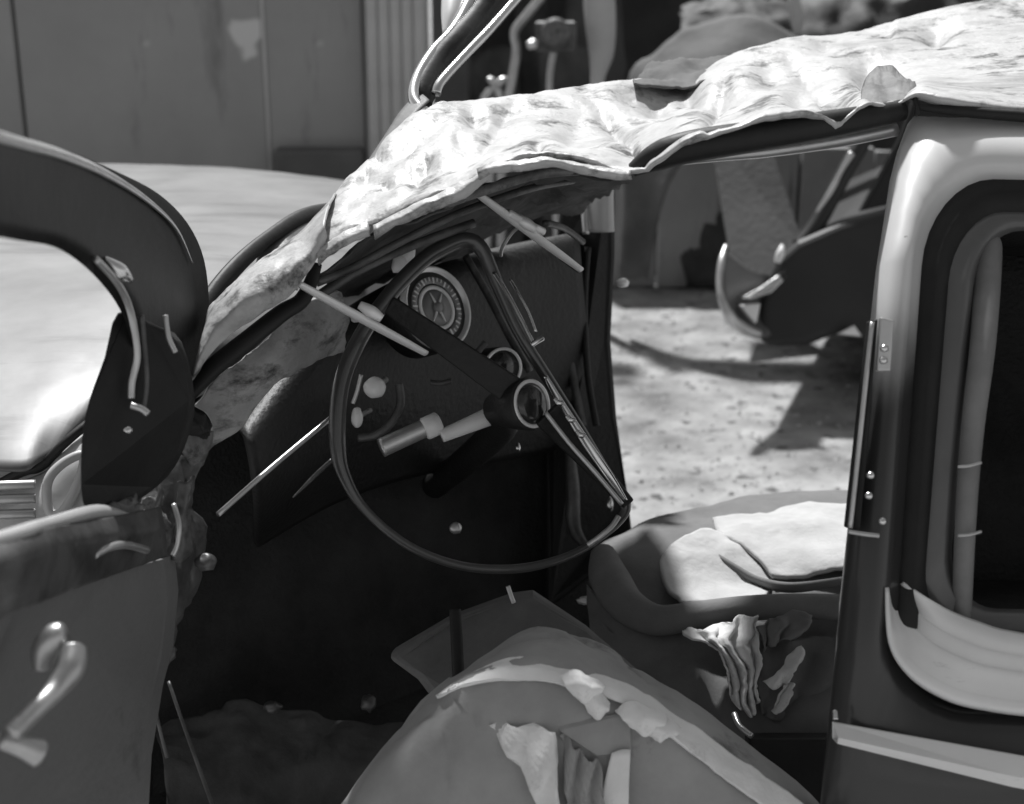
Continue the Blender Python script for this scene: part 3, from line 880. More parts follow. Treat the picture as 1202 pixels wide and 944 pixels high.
def bar(name, p, q, w0, w1, th, m, par):
    """flat tapered bar between two points, wide along edge_dir"""
    ax = (q - p).normalized()
    e = (edge_dir - ax * edge_dir.dot(ax)).normalized()
    return slab(name, [p + e * w0, q + e * w1, q - e * w1, p - e * w0], ax.cross(e).normalized() * th, m, par, th * 0.3)


bar('spoke', sa, P(606, 462, 1.775), 0.012, 0.019, 0.010, M['black_trim'], sw)
bar('spoke', P(640, 484, 1.77), sb, 0.019, 0.009, 0.008, M['black_trim'], sw)
tube('spoke_trim', [P(640, 442, 1.775), P(660, 476, 1.77), P(690, 524, 1.765), P(716, 562, 1.765), P(734, 588, 1.77)], [0.004, 0.006, 0.0085, 0.008, 0.004], M['chrome'], sw, flat=0.6)
tube('horn_trim', [P(580, 320, 1.80), P(596, 346, 1.79), P(612, 376, 1.78), P(626, 404, 1.77)], 0.0030, M['chrome'], sw)
tube('horn_trim', [P(599, 328, 1.80), P(609, 346, 1.79), P(620, 366, 1.785), P(629, 390, 1.78)], 0.0020, M['chrome'], sw)
tube('horn_trim', [P(624, 405, 1.768), P(630, 401, 1.768), P(637, 397, 1.772)], 0.0036, M['chrome'], sw)
tube('spoke_edge', [P(640, 484, 1.755), P(668, 520, 1.755), P(700, 556, 1.755), P(730, 592, 1.76)], 0.003, M['steel'], sw)
for (a, b) in ((650, 468), (664, 488), (676, 506)):
    tube('spoke_slot', [P(a, b, 1.755), P(a + 6, b + 5, 1.755), P(a + 12, b + 4, 1.755)], [0.002, 0.004, 0.002], M['chrome'], sw, seg=8)
hn = camv(0.66, 0.1, 0.72)
lathe('hub', hubc, hn, [(0.02, -0.07), (0.030, -0.03), (0.034, -0.004), (0.031, 0.0)], M['black_trim'], sw)
ring('horn_ring', hubc, hn, 0.026, 0.031, 0.0005, M['bright'], sw)
lathe('horn_button', hubc, hn, [(0.0255, -0.004), (0.0255, 0.002), (0.018, 0.006), (0.001, 0.008)], M['gloss_black'], sw)
tube('steering_column', [hubc - hn * 0.06, P(590, 500, 1.95), P(548, 540, 2.15), P(510, 570, 2.3)], 0.022, M['black_trim'], sw)
tube('rim_lower_trim', [P(690, 640, 1.76), P(704, 630, 1.76), P(718, 618, 1.765), P(726, 606, 1.77)], 0.0035, M['steel'], sw)

# --- wipers hanging into the cabin
for (a, b, dA, dB, piv) in (((350, 333), (500, 415), 1.6, 1.72, (436, 366)), ((557, 225), (682, 317), 1.72, 1.86, (617, 262))):
    wp = empty('wiper', P(*a, dA), parent=car)
    k = lambda t: P(a[0] + (b[0] - a[0]) * t, a[1] + (b[1] - a[1]) * t, dA + (dB - dA) * t)
    tube('blade_holder', [k(0), k(.25), k(.5), k(.75), k(1)], [0.005, 0.0065, 0.007, 0.0065, 0.005], M['wiper'], wp, flat=0.7, seg=10)
    tube('rubber_blade', [k(0.02) + Vector((0, 0.012, -.006)), k(.5) + Vector((0, 0.012, -.006)), k(.98) + Vector((0, 0.012, -.006))], 0.003, M['rubber'], wp)
    tube('clip', [P(piv[0] - 14, piv[1] - 8, dA + 0.055), P(piv[0], piv[1], dA + 0.055), P(piv[0] + 12, piv[1] + 8, dA + 0.058)], [0.005, 0.0075, 0.005], M['wiper'], wp, seg=10)
    q = P(*piv, dA + 0.06)
    if piv[0] < 500:
        tube('arm', [q, P(428, 372, dA + 0.07), P(416, 374, dA + 0.1)], 0.005, M['wiper'], wp)
    else:
        tube('arm', [P(596, 250, dA + 0.04), q, P(637, 272, dA + 0.09)], 0.0055, M['wiper'], wp)
        tube('wire', [q, P(602, 272, dA + 0.08), P(590, 290, dA + 0.1), P(588, 300, dA + 0.12)], 0.0025, M['steel'], wp)
        tube('wire', [P(640, 262, dA + 0.2), P(662, 268, dA + 0.3), P(684, 284, dA + 0.4)], 0.005, M['dark_metal'], wp)

# --- dark cabin: firewall, floor, tunnel
slab('firewall', [P(180, 500, 2.05), P(330, 420, 2.2), P(690, 300, 2.62), P(740, 640, 2.62), P(720, 800, 2.7), P(180, 980, 2.05)], FW * 0.02 + Vector((-.3, .2, 0)) * 0.05, M['carpet'], car, 0)
fl = [P(-50, 1000, 2.0), P(760, 800, 2.75), P(1500, 900, 2.6), P(1400, 1500, 1.6), P(-50, 1500, 1.3)]
for p in fl:
    p.z = 0.27
slab('floor', fl, Vector((0, 0, -0.03)), M['carpet'], car, 0)
slab('sill', [P(150, 1010, 1.62), P(1100, 1010, 1.5), P(1100, 1090, 1.5), P(150, 1090, 1.62)], FW * 0.12, M['paint'], car, 0.01)
tube('door_stay', [P(256, 604, 1.62), P(322, 546, 1.68), P(388, 491, 1.75)], 0.0033, M['steel'], car)
tube('pedal_rod', [P(390, 540, 1.8), P(366, 562, 1.8), P(344, 584, 1.78)], [0.003, 0.003, 0.001], M['dark_metal'], car)
blob('floor_scrap', P(690, 705, 2.2), 0.016, 0.006, 0.01, M['wiper'], car, 0.5)
blob('floor_scrap', P(433, 826, 1.95), 0.010, 0.012, 0.01, M['dark_metal'], car, 0.4, 2)
blob('floor_scrap', P(320, 830, 1.95), 0.012, 0.008, 0.01, M['dark_metal'], car, 0.4, 9)
tube('seat_runner', [P(198, 800, 1.62), P(215, 850, 1.6), P(242, 925, 1.57), P(262, 980, 1.55)], 0.002, M['dark_metal'], car)
tube('seat_runner', [P(178, 812, 1.6), P(186, 850, 1.6), P(196, 890, 1.6)], 0.002, M['dark_metal'], car)

# --- A-post hinge area: crushed metal below the pillar
sheet('crushed_post', [[(150, 600, 1.58), (176, 548, 1.6), (206, 516, 1.62), (240, 520, 1.64)],
                       [(160, 640, 1.57), (190, 590, 1.58), (214, 560, 1.6), (238, 552, 1.63)],
                       [(184, 700, 1.6), (206, 650, 1.6), (222, 620, 1.62), (236, 600, 1.65)],
                       [(190, 800, 1.62), (212, 740, 1.64), (228, 700, 1.66), (240, 680, 1.7)]],
      M['dark_metal'], car, 0.004, 7, 7, lambda px, py, u, v, p: Vector((0.012 * fbm(p, 20, 3), -0.03 * (abs(fbm(p, 17, 5))), 0.012 * fbm(p, 24, 8))))
sheet('torn_bracket', [[(132, 570, 1.54), (150, 560, 1.54), (172, 540, 1.55)], [(150, 592, 1.54), (158, 584, 1.54), (168, 566, 1.55)], [(148, 600, 1.54), (156, 604, 1.54), (164, 590, 1.55)]],
      M['rust'], car, 0.003, 4, 4)
sheet('torn_bracket', [[(208, 512, 1.6), (226, 502, 1.6), (250, 506, 1.62)], [(214, 530, 1.6), (232, 526, 1.6), (248, 520, 1.62)], [(224, 548, 1.6), (232, 544, 1.6), (240, 536, 1.62)]],
      M['rust'], car, 0.003, 4, 4)
for q, sd_, mt in (([[(96, 604, 1.38), (126, 588, 1.42), (158, 580, 1.46)], [(104, 622, 1.37), (132, 606, 1.41), (164, 598, 1.45)], [(118, 626, 1.38), (140, 616, 1.42), (166, 612, 1.46)]], 1, 'rust'),
                   ([[(176, 512, 1.53), (196, 500, 1.54), (214, 506, 1.56)], [(172, 536, 1.53), (192, 530, 1.54), (210, 530, 1.56)], [(168, 560, 1.53), (184, 566, 1.54), (204, 556, 1.56)]], 2, 'dark_metal'),
                   ([[(226, 480, 1.58), (240, 486, 1.59), (252, 492, 1.6)], [(222, 498, 1.57), (236, 502, 1.58), (248, 502, 1.6)], [(214, 506, 1.57), (228, 512, 1.58), (244, 512, 1.6)]], 3, 'rubber'),
                   ([[(160, 600, 1.53), (178, 588, 1.54), (192, 592, 1.56)], [(166, 622, 1.53), (182, 614, 1.54), (196, 616, 1.56)], [(180, 650, 1.54), (190, 646, 1.55), (200, 640, 1.57)]], 4, 'rust'),
                   ([[(206, 560, 1.56), (216, 566, 1.56), (226, 560, 1.57)], [(210, 600, 1.56), (218, 604, 1.56), (226, 598, 1.57)], [(206, 650, 1.57), (214, 660, 1.57), (222, 650, 1.58)]], 5, 'dark_metal')):
    sheet('torn_strip', q, M[mt], car, 0.003, 7, 7, lambda px, py, u, v, p: Vector((0.010 * fbm(p, 24, sd_), -0.016 * abs(fbm(p, 26, sd_ + 3)), 0.010 * fbm(p, 28, sd_ + 5))))
sheet('floor_mat', [[(180, 842, 2.0), (260, 828, 2.03), (350, 836, 2.03), (440, 856, 2.0), (520, 850, 2.02)],
                    [(190, 880, 1.95), (270, 868, 1.97), (350, 874, 1.97), (430, 886, 1.95), (500, 890, 1.95)],
                    [(200, 985, 1.85), (270, 980, 1.86), (350, 985, 1.86), (430, 990, 1.85), (500, 990, 1.85)]], M['mat'], car, 0.006, 12, 12,
      lambda px, py, u, v, p: Vector((0, 0, 0.022 * fbm(p, 9, 4) - 0.02 * abs(fbm(p, 6, 7)))))
tube('loose_wire', [P(204, 592, 1.55), P(210, 616, 1.54), P(208, 640, 1.54), P(203, 652, 1.54)], 0.003, M['steel'], car)
tube('loose_wire', [P(184, 556, 1.56), P(188, 580, 1.55), P(178, 604, 1.55), P(172, 614, 1.55)], [0.002, 0.003, 0.006, 0.003], M['dark_metal'], car)
blob('post_bolt', P(242, 660, 1.62), 0.013, 0.010, 0.01, M['dark_metal'], car, 0.2)

# --- open front door at the left
DHW = (195, 1.55)
def dd(px):                      # depth of the open door's plane
    return 1.08 + (px - 20) * 0.47 / 180.0


door = empty('front_door', P(190, 700, 1.53), parent=car)
NOR = (Vector((1, 0, 0)) * 0.85 + FW * 0.5).normalized()
OUT = [(-160, 118), (-60, 140), (20, 163), (70, 176), (122, 198), (176, 226), (212, 262), (232, 306), (238, 364), (234, 420), (222, 462), (206, 486)]
INN = [(-160, 250), (-60, 268), (20, 282), (64, 290), (96, 310), (122, 336), (140, 362), (152, 392), (160, 430), (164, 462), (168, 484), (176, 500)]
lo = [P(a, b, dd(a)) for a, b in OUT]
li = [P(a, b, dd(a) - 0.01) for a, b in INN]
lo = [Vector(q) for q in cr([tuple(p) for p in lo], 4)]
li = [Vector(q) for q in cr([tuple(p) for p in li], 4)]
lm = [(a * 0.85 + b * 0.15) - NOR * 0.02 + Vector((0, -0.012, 0)) for a, b in zip(lo, li)]
lm2 = [(a * 0.25 + b * 0.75) + Vector((0, -0.014, 0)) for a, b in zip(lo, li)]
lbk = [(a * 0.2 + b * 0.8) + FW * 0.03 for a, b in zip(lo, li)]
lob = [p + FW * 0.035 + UP * 0.004 for p in lo]
loft('window_frame', [lob, lo, lm, lm2, li, lbk, lob], M['rubber'], door, closed=False)
tube('frame_trim', [P(a, b + 3, dd(a) - 0.004) for a, b in ((-160, 120), (-60, 142), (20, 164), (70, 178), (122, 200), (170, 230), (206, 264), (226, 306))], [0.006, 0.007, 0.007, 0.007, 0.0065, 0.005, 0.003, 0.001], M['steel'], door, flat=0.6)
tube('vent_frame', [P(112, 304, 1.3), P(136, 330, 1.34), P(150, 356, 1.38), P(158, 388, 1.4), P(161, 420, 1.41), P(155, 448, 1.41), P(154, 468, 1.41)], 0.0036, M['steel'], door)
tube('vent_frame', [P(166, 370, 1.42), P(170, 410, 1.43), P(172, 450, 1.43), P(168, 482, 1.43)], 0.0028, M['dark_metal'], door)
tube('vent_catch', [P(194, 370, 1.44), P(198, 396, 1.44), P(206, 414, 1.44)], 0.0028, M['steel'], door)
tube('vent_catch', [P(154, 476, 1.4), P(166, 480, 1.4), P(174, 486, 1.4)], 0.0036, M['steel'], door)
blob('door_pin', P(150, 505, 1.4), 0.005, 0.004, 0.004, M['chrome'], door)
tube('glass_glint', [P(122, 302, 1.33), P(140, 318, 1.34), P(154, 330, 1.35)], [0.002, 0.008, 0.003], M['chrome'], door)
slab('vent_panel', [P(138, 366, 1.42), P(176, 380, 1.44), P(206, 400, 1.46), P(222, 470, 1.5), P(212, 520, 1.52), P(190, 560, 1.52), P(150, 592, 1.46), P(112, 600, 1.4), P(96, 588, 1.38), P(95, 520, 1.38), P(104, 470, 1.39), P(122, 420, 1.4)],
     FW * 0.03, M['rubber'], door, 0.006, 3, 3)
tube('waist_sill', [P(-120, 670, 0.98), P(20, 626, 1.09), P(60, 614, 1.2), P(116, 600, 1.34), P(150, 606, 1.42)], [0.006, 0.006, 0.006, 0.007, 0.004], M['pillar_paint'], door, flat=0.8)
sheet('waist_rail', [[(-120, 676, 0.98), (20, 630, 1.09), (80, 616, 1.24), (130, 608, 1.36), (186, 596, 1.5)],
                     [(-120, 700, 0.96), (20, 654, 1.07), (80, 638, 1.22), (130, 628, 1.34), (190, 616, 1.49)],
                     [(-120, 730, 0.97), (20, 680, 1.08), (80, 662, 1.23), (130, 646, 1.35), (192, 628, 1.5)],
                     [(-120, 770, 1.0), (20, 716, 1.10), (80, 692, 1.25), (130, 674, 1.37), (194, 652, 1.52)]], M['dark_metal'], door, 0.006, 6, 6)
tube('arm_piping', [P(110, 652, 1.3), P(130, 642, 1.33), P(150, 640, 1.37), P(172, 646, 1.42)], 0.004, M['steel'], door)
slab('door_card', [P(-120, 770, 1.0), P(20, 714, 1.11), P(80, 692, 1.26), P(130, 674, 1.38), P(192, 656, 1.53), P(197, 700, 1.54), P(190, 770, 1.53), P(178, 815, 1.51), P(164, 900, 1.49), P(158, 1010, 1.48), P(-120, 1010, 1.0)],
     FW * 0.05, M['door_card'], door, 0.012)
wc = empty('window_crank', P(50, 800, 1.08), parent=door)
tube('crank_arm', [P(86, 762, 1.10), P(84, 784, 1.09), P(66, 808, 1.08), P(40, 834, 1.06), P(12, 862, 1.04)], [0.0105, 0.0105, 0.0085, 0.0075, 0.008], M['worn_chrome'], wc, seg=14)
tube('crank_knob', [P(48, 786, 1.10), P(52, 764, 1.10), P(64, 748, 1.10), P(76, 742, 1.10)], [0.007, 0.0105, 0.011, 0.008], M['worn_chrome'], wc, seg=14)
tube('door_handle', [P(0, 868, 1.05), P(24, 876, 1.06), P(46, 884, 1.07)], [0.007, 0.008, 0.011], M['worn_chrome'], door, seg=14)

# --- rear quarter: pillar, window recess, belt moulding
def qd(px, py=500):              # depth of the near side at the right; the body leans inwards above the waist
    t = max(0.0, (460 - py) / 320)
    return 1.44 - (px - 1040) * 0.00012 + 0.17 * t ** 1.7


EDGE = [(1074, 134), (1062, 165), (1052, 205), (1044, 260), (1036, 310), (1028, 370), (1020, 430), (1012, 490), (1005, 550), (999, 620), (993, 700), (986, 780), (978, 860), (970, 940), (962, 1010)]


def rrect(x0, y0, x1, y1, rx, ry, lean, off, nn=8):
    """rounded rectangle in pixels, leaning like the pillar; off moves it into the body"""
    pts = []
    for (cx, cy, a0) in ((x0 + rx, y0 + ry, 180), (x1 - rx, y0 + ry, 270), (x1 - rx, y1 - ry, 0), (x0 + rx, y1 - ry, 90)):
        for k in range(nn + 1):
            a = math.radians(a0 + 90 * k / nn)
            X, Yp = cx + rx * math.cos(a), cy + ry * math.sin(a)
            wgt = max(0.0, 1 - (X - x0) / 260)
            X += lean * (y1 - Yp) / (y1 - y0) * wgt + 0.03 * 0
            Yp += (X - 1040) * 0.02
            pts.append(P(X, Yp, qd(X, Yp) + off))
    return pts


L0 = rrect(1036, 196, 1560, 838, 96, 110, 44, 0.0)
L1 = rrect(1046, 208, 1550, 826, 92, 104, 43, 0.022)
L2 = rrect(1080, 246, 1520, 748, 70, 84, 40, 0.040)
L3 = rrect(1100, 258, 1505, 722, 62, 76, 38, 0.034)
L4 = rrect(1112, 268, 1494, 712, 58, 70, 36, 0.060)
# outer skin: from the pillar edge loop to the window hole
n4 = len(L0)
outer = []
RIGHT, TOP, BOT = 1800, 132, 1010


def edge_at(y):
    for (xa, ya), (xb, yb) in zip(EDGE[:-1], EDGE[1:]):
        if ya <= y <= yb:
            t = (y - ya) / (yb - ya)
            return xa + (xb - xa) * t
    return EDGE[0][0] if y < EDGE[0][1] else EDGE[-1][0]


def unp(p):
    q = p - CAM
    d = q.dot(FW)
    return CX + F_PX * q.dot(RT) / d, CY - F_PX * q.dot(UP) / d


nn1 = 9
for i, p in enumerate(L0):
    x, y = unp(p)
    c = i // nn1
    k = i % nn1
    if c == 0:                   # upper left corner: half on the left edge, half on top
        if k <= 5:
            yy = 310 - (310 - 136) * k / 5
            X, YY = edge_at(yy), yy
        else:
            X, YY = 1078 + (1180 - 1078) * (k - 5) / 3, 138
    elif c == 1:
        X, YY = (1560 + 240 * min(k, 4) / 4, 146) if k <= 4 else (1800, 146 + 300 * (k - 4) / 4)
    elif c == 2:
        X, YY = (1800, 700 + 310 * min(k, 4) / 4) if k <= 4 else (1800 - 260 * (k - 4) / 4, 1010)
    else:
        X, YY = (1180 - (1180 - 964) * k / 4, 1010) if k <= 4 else (edge_at(1000 - (1000 - 720) * (k - 4) / 4), 1000 - (1000 - 720) * (k - 4) / 4)
    outer.append(P(X, YY, qd(X, YY)))
mid1 = [a * 0.5 + b * 0.5 - FW * 0.018 for a, b in zip(outer, L0)]
mid2 = [a * 0.12 + b * 0.88 - FW * 0.008 for a, b in zip(outer, L0)]
outer_in = [p + FW * 0.05 + RT * 0.006 for p in outer]
qc = Vector((0, 0, 0))
for l in (outer_in, outer, mid1, mid2, L0, L1):
    for p in l:
        qc += p
qc /= 6 * len(L0)
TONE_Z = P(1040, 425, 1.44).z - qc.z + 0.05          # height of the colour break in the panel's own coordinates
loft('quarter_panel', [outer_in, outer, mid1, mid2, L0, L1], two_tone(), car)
sw_ = empty('side_window', P(1250, 480, 1.36), parent=car)
loft('window_gasket', [L1, [a * 0.6 + b * 0.4 - FW * 0.014 for a, b in zip(L1, L2)], L2], M['rubber'], sw_)
loft('window_surround', [L2, L3, L4], M['grey_steel'], sw_)
IN_ = [(1060, 684), (1086, 700), (1116, 718), (1150, 731), (1184, 741), (1260, 750), (1480, 756)]
OUT_ = [(1040, 690), (1044, 754), (1066, 792), (1104, 818), (1150, 832), (1240, 842), (1480, 850)]
lg = []
for t, da in ((0.0, 0.024), (0.12, 0.014), (0.26, 0.012), (0.31, 0.009), (0.46, 0.006), (0.51, 0.002), (0.66, 0.0), (0.82, -0.004), (0.87, -0.006), (0.96, -0.007), (1.0, 0.002)):
    lg.append([(a[0] + (b[0] - a[0]) * t, a[1] + (b[1] - a[1]) * t, qd(b[0], 700) + da - 0.013 + (0.008 + 0.04 * math.sin(math.pi * t), 0.034 * math.sin(math.pi * t), 0.010 * math.sin(math.pi * t), 0, 0, 0, 0)[k]) for k, (a, b) in enumerate(zip(IN_, OUT_))])
sheet('window_ledge', lg, M['ledge'], sw_, 0.003, 6, 3)  # skylight on the recess bottom, put into this sheet's pale colour
loft('side_trim', [[p + FW * 0.0 for p in L4], [p + FW * 0.25 for p in L4]], M['carpet'], sw_, True, True, False)
tube('seat_post', [P(1163, 284, 1.56), P(1161, 292, 1.55), P(1154, 400, 1.5), P(1142, 500, 1.48), P(1134, 600, 1.47), P(1128, 740, 1.47)], [0.004, 0.014, 0.0135, 0.012, 0.011, 0.010], M['post'], sw_, seg=14)
for yy in (545, 626):
    tube('post_seam', [P(1124, yy + 3, 1.452), P(1138, yy + 2, 1.45), P(1152, yy - 2, 1.452)], 0.0018, M['steel'], sw_, seg=6)
# door jamb: striker plate and channel
slab('striker_channel', [P(1025, 376, 1.425), P(1031, 374, 1.425), P(1010, 622, 1.425), P(998, 622, 1.43)], FW * 0.03 + RT * 0.0, M['rubber'], car, 0.002)
tube('striker_edge', [P(1024, 378, 1.425), P(1016, 452, 1.425), P(1008, 528, 1.425), P(998, 620, 1.425)], 0.0026, M['steel'], car)
slab('striker_plate', [P(1034, 372, 1.415), P(1050, 376, 1.415), P(1046, 436, 1.415), P(1030, 436, 1.415)], FW * 0.01, M['steel'], car, 0.002)
for (a, b) in ((1038, 409), (1037, 423), (1022, 558), (1020, 582), (1036, 612)):
    blob('striker_screw', P(a, b, 1.41), 0.0045, 0.0042, 0.004, M['chrome'], car, 0.05, 0, 2)
tube('jamb_lip', [P(996, 624, 1.425), P(1014, 627, 1.42), P(1032, 629, 1.418)], 0.0024, M['steel'], car)
mb = []
for (X, ya, yb, d) in ((978, 848, 868, 1.436), (1180, 884, 918, 1.412), (1400, 924, 958, 1.385)):
    a_, b_ = P(X, ya, d - 0.016), P(X, yb, d - 0.016)
    mb.append([a_ + FW * 0.004, a_ - FW * 0.001, a_ * 0.4 + b_ * 0.6 - FW * 0.022, b_ - FW * 0.018, b_ + FW * 0.004])
loft('belt_moulding', mb, M['ledge'], car, True, True, False)
tube('moulding_stud', [P(980, 834, 1.425), P(981, 845, 1.42)], 0.003, M['chrome'], car)

# --- driver's seat back at the bottom
ds = empty('driver_seat', P(660, 930, 1.5), parent=car)


def seat_d(px, py, u, v, p):
    c = abs(fbm(p, 6, 5))
    return Vector((0, 0, 0.010 * fbm(p, 7, 2) - 0.012 * math.exp(-(c / 0.12) ** 2)))


sheet('seat_back', [[(440, 960, 1.62), (520, 850, 1.62), (570, 790, 1.64), (630, 752, 1.66), (690, 756, 1.66), (740, 784, 1.66), (820, 842, 1.64), (960, 960, 1.6)],
                    [(408, 950, 1.56), (500, 828, 1.56), (566, 778, 1.57), (632, 744, 1.58), (700, 758, 1.58), (752, 790, 1.58), (830, 846, 1.56), (960, 950, 1.54)],
                    [(404, 954, 1.5), (496, 834, 1.5), (560, 788, 1.5), (630, 770, 1.5), (690, 780, 1.5), (744, 806, 1.5), (822, 862, 1.49), (950, 960, 1.48)],
                    [(404, 980, 1.46), (500, 862, 1.46), (560, 812, 1.46), (620, 800, 1.46), (690, 812, 1.46), (740, 838, 1.46), (810, 890, 1.45), (920, 980, 1.45)],
                    [(404, 1050, 1.44), (500, 1000, 1.44), (560, 990, 1.44), (620, 985, 1.44), (690, 985, 1.44), (740, 990, 1.44), (810, 1000, 1.44), (920, 1050, 1.44)]],
      M['seat'], ds, 0.012, 7, 7, seat_d)
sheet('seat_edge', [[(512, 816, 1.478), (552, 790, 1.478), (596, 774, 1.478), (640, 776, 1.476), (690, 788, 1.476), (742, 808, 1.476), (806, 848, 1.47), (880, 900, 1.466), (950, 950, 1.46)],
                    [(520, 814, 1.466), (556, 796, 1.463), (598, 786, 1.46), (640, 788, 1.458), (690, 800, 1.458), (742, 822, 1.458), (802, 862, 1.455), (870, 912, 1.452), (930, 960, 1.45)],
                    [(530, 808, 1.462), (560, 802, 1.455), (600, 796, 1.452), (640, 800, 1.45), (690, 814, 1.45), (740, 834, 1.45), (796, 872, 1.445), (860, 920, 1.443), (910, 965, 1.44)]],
      M['seat_sun'], ds, 0.004, 9, 7, lambda px, py, u, v, p: Vector((0, -0.005 * fbm(p, 12, 2), 0.005 * fbm(p, 15, 2))))
sheet('sun_patch_flap', [[(574, 846, 1.45), (610, 848, 1.446), (650, 854, 1.44)], [(592, 874, 1.44), (622, 880, 1.43), (652, 886, 1.43)], [(622, 920, 1.43), (640, 925, 1.42), (658, 930, 1.42)], [(640, 970, 1.43), (650, 970, 1.42), (664, 970, 1.42)]],  # pale flaps shaped to stand for sun patches on the seat back
      M['seat_sun'], ds, 0.003, 5, 5, lambda px, py, u, v, p: Vector((0.004 * fbm(p, 20, 3), -0.004 - 0.007 * math.sin(px * 0.16 + py * 0.05), 0)))
sheet('sun_patch_flap', [[(656, 858, 1.444), (668, 868, 1.44), (680, 880, 1.438), (696, 890, 1.436)], [(662, 890, 1.436), (676, 898, 1.432), (690, 904, 1.43), (706, 906, 1.43)], [(672, 970, 1.43), (686, 970, 1.43), (700, 970, 1.43), (712, 970, 1.43)]],
      M['seat'], ds, 0.003, 5, 5, lambda px, py, u, v, p: Vector((0.004 * fbm(p, 20, 3), -0.004 - 0.009 * math.sin(px * 0.3 + py * 0.03), 0)))
sheet('sun_patch_flap', [[(718, 884, 1.436), (730, 880, 1.436), (740, 880, 1.436)], [(708, 925, 1.43), (724, 930, 1.43), (738, 930, 1.43)], [(700, 980, 1.43), (720, 980, 1.43), (738, 980, 1.43)]],
      M['seat_sun'], ds, 0.003, 4, 4)
slab('seat_pocket', [P(655, 848, 1.448), P(740, 836, 1.448), P(741, 884, 1.44), P(700, 888, 1.438), P(656, 858, 1.44)], FW * 0.006, M['seat'], ds, 0.003)
for (x, y, wd_, hg, sd_) in ((684, 804, 26, 18, 1), (752, 842, 30, 18, 2), (776, 856, 24, 16, 3), (700, 826, 18, 22, 4)):  # pale tufts carry the painted sun patches along the seat edge
    sheet('sun_patch_tuft', [[(x - wd_, y - hg * .3, 1.447), (x - wd_ * .3, y - hg, 1.447), (x + wd_ * .4, y - hg * .6, 1.446), (x + wd_, y, 1.446)],
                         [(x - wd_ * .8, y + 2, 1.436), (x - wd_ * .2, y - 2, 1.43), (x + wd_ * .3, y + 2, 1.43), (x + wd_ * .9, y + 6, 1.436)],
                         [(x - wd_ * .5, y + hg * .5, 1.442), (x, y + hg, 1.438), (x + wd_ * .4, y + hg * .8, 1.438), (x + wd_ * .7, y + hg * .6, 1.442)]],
          M['seat_sun'], ds, 0.002, 8, 7, lambda px, py, u, v, p: Vector((0.003 * fbm(p, 20, sd_), -0.008 * fbm(p, 24, sd_ + 2), 0.005 * fbm(p, 26, sd_ + 4))))
slab('cushion_panel', [P(452, 772, 1.78), P(530, 726, 1.8), P(602, 700, 1.84), P(626, 697, 1.85), P(690, 740, 1.85), P(760, 800, 1.8), P(620, 880, 1.7), P(520, 840, 1.74), P(490, 800, 1.76)],
     FW * 0.05, M['seat_dark'], ds, 0.012)
tube('lever', [P(534, 716, 1.7), P(536, 750, 1.69), P(538, 800, 1.68)], 0.0075, M['rubber'], ds)
tube('lever_spring', [P(596, 688, 1.8), P(600, 700, 1.8), P(603, 708, 1.8)], 0.003, M['steel'], ds)

# --- passenger seat and what lies on it
ps = empty('passenger_seat', P(860, 830, 2.1), parent=car)
sheet('seat_back', [[(742, 640, 2.35), (800, 612, 2.4), (880, 590, 2.45), (1000, 584, 2.45), (1150, 600, 2.4)],
                    [(704, 650, 2.2), (780, 618, 2.3), (880, 598, 2.36), (1000, 596, 2.36), (1150, 610, 2.3)],
                    [(712, 690, 2.1), (780, 664, 2.14), (880, 650, 2.16), (1000, 646, 2.16), (1150, 660, 2.1)],
                    [(742, 724, 2.04), (800, 714, 2.05), (880, 708, 2.05), (1000, 706, 2.05), (1150, 710, 2.0)]],
      M['seat_mid'], ps, 0.02, 8, 7, lambda px, py, u, v, p: Vector((0, 0, 0.012 * fbm(p, 6, 4))))
tube('seat_roll', [P(708, 652, 2.13), P(716, 682, 2.06), P(738, 712, 2.0), P(772, 728, 1.97), P(820, 722, 1.96), P(880, 714, 1.95), (P(950, 712, 1.94)), P(1060, 716, 1.92)],
     [0.02, 0.03, 0.026, 0.022, 0.02, 0.018, 0.018, 0.018], M['seat_mid'], ps, seg=16)
sheet('cushion', [[(690, 700, 2.06), (760, 742, 2.0), (860, 736, 1.98), (1000, 728, 1.96), (1150, 730, 1.94)],
                  [(700, 780, 2.0), (780, 790, 1.96), (860, 792, 1.93), (1000, 780, 1.9), (1150, 780, 1.9)],
                  [(740, 860, 1.9), (800, 870, 1.88), (880, 868, 1.86), (1000, 850, 1.84), (1150, 850, 1.84)],
                  [(740, 990, 1.86), (800, 990, 1.86), (880, 990, 1.84), (1000, 990, 1.82), (1150, 990, 1.82)]],
      M['seat_dark'], ps, 0.02, 7, 7, lambda px, py, u, v, p: Vector((0, 0, 0.02 * fbm(p, 7, 9))))
slab('seat_frame', [P(880, 868, 1.8), P(1010, 868, 1.76), P(1010, 960, 1.76), P(880, 960, 1.8)], FW * 0.04, M['rubber'], ps, 0.004)
tube('frame_wire', [P(862, 838, 1.84), P(868, 852, 1.82), P(882, 864, 1.8)], 0.004, M['steel'], ps)


def tat(seed):
    return lambda px, py, u, v, p: Vector((0.008 * fbm(p, 22, seed), 0.022 * fbm(p, 26, seed + 3), 0.010 * fbm(p, 24, seed + 5)))


def cl(seed, amp=0.012):
    return lambda px, py, u, v, p: Vector((0, 0, amp * fbm(p, 9, seed) + 0.012))


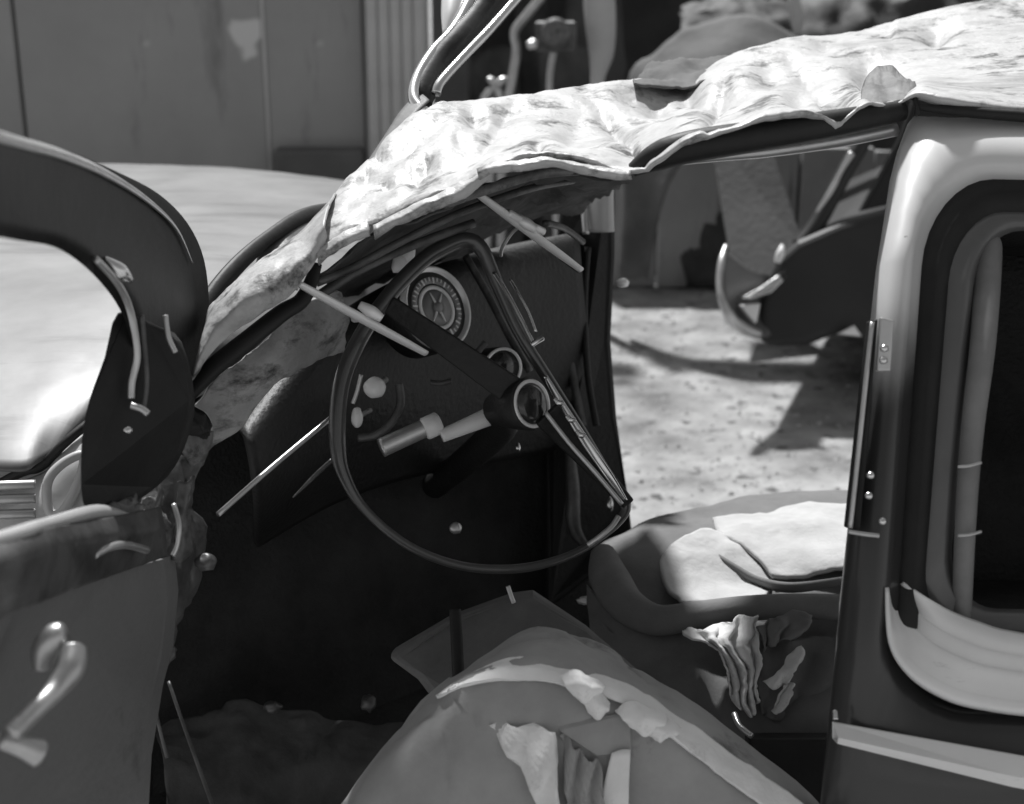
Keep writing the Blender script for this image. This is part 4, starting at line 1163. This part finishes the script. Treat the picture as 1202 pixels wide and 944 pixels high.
c1 = sheet('cloth', [[(790, 648, 2.14), (826, 634, 2.18), (850, 640, 2.18), (876, 652, 2.17)],
                     [(774, 668, 2.08), (820, 662, 2.12), (866, 664, 2.12), (904, 682, 2.1)],
                     [(782, 694, 2.04), (820, 692, 2.06), (870, 694, 2.06), (900, 704, 2.03)],
                     [(800, 716, 1.99), (830, 714, 1.99), (868, 712, 1.99), (896, 712, 1.98)]], M['cloth'], None, 0.006, 7, 6, cl(1))
tag(c1, 'smaller white cloth lying on the passenger seat beside the wheel, left of the dark fold', 'cloth')
c3 = sheet('cloth', [[(836, 622, 2.27), (900, 606, 2.31), (960, 600, 2.33), (1060, 602, 2.32)],
                     [(846, 640, 2.18), (900, 632, 2.2), (960, 628, 2.2), (1060, 628, 2.2)],
                     [(880, 660, 2.12), (920, 660, 2.12), (970, 658, 2.12), (1060, 656, 2.1)],
                     [(906, 684, 2.07), (940, 688, 2.07), (980, 682, 2.07), (1060, 676, 2.06)]], M['cloth'], None, 0.006, 7, 6, cl(4))
tag(c3, 'larger white cloth spread over the passenger seat back beside the right pillar', 'cloth')
fd = tube('strap', [P(806, 636, 2.16), P(830, 646, 2.135), P(862, 666, 2.09), P(890, 682, 2.06), P(930, 690, 2.03), P(990, 682, 2.03)], [0.006, 0.007, 0.008, 0.01, 0.011, 0.009], M['seat_mid'], None, flat=0.6)
tag(fd, 'grey strap running between the two white cloths on the passenger seat', 'strap')
rag = empty('torn_rag', P(870, 780, 1.88), 'torn rag, sun patches coloured white, bunched in folds over the front of the passenger seat', 'rag')


def folds(seed, k, amp):
    return lambda px, py, u, v, p: (FW * (-amp * (0.5 + 0.5 * math.sin(u * k + v * 4 + 3 * fbm(p, 8, seed)))) + UP * (0.008 * fbm(p, 20, seed + 2))
                                    + RT * (0.012 * fbm(p, 18, seed + 4)))


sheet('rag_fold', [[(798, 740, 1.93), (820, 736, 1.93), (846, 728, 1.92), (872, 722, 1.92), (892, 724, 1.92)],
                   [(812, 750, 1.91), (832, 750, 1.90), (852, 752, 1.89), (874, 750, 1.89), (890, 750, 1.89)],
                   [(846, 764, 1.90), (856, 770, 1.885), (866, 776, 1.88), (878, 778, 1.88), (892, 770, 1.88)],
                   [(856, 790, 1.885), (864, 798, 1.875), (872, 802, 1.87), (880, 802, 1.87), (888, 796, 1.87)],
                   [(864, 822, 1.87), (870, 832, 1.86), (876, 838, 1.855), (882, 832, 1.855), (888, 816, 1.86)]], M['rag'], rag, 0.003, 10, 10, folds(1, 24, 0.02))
sheet('rag_fold', [[(890, 736, 1.905), (906, 726, 1.905), (926, 720, 1.905), (952, 722, 1.905)], [(890, 752, 1.89), (904, 744, 1.885), (922, 738, 1.885), (944, 738, 1.89)],
                   [(890, 764, 1.89), (900, 758, 1.885), (914, 752, 1.885), (930, 750, 1.89)]], M['seat_mid'], rag, 0.003, 8, 8, folds(3, 14, 0.014))
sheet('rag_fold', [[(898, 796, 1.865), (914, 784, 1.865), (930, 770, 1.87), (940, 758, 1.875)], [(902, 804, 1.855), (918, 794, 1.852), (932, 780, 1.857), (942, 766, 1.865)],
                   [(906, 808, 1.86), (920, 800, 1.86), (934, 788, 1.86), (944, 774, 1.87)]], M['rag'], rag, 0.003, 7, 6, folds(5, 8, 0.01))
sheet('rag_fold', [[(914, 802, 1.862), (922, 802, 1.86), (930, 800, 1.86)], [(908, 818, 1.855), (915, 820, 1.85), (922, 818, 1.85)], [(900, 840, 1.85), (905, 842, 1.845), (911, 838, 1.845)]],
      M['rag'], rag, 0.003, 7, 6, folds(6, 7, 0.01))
sheet('rag_fold', [[(880, 752, 1.90), (930, 752, 1.90), (985, 744, 1.90)], [(890, 790, 1.88), (930, 800, 1.88), (985, 790, 1.88)], [(890, 842, 1.865), (930, 846, 1.865), (985, 838, 1.865)]],
      M['seat_dark'], rag, 0.003, 10, 10, folds(8, 16, 0.012))
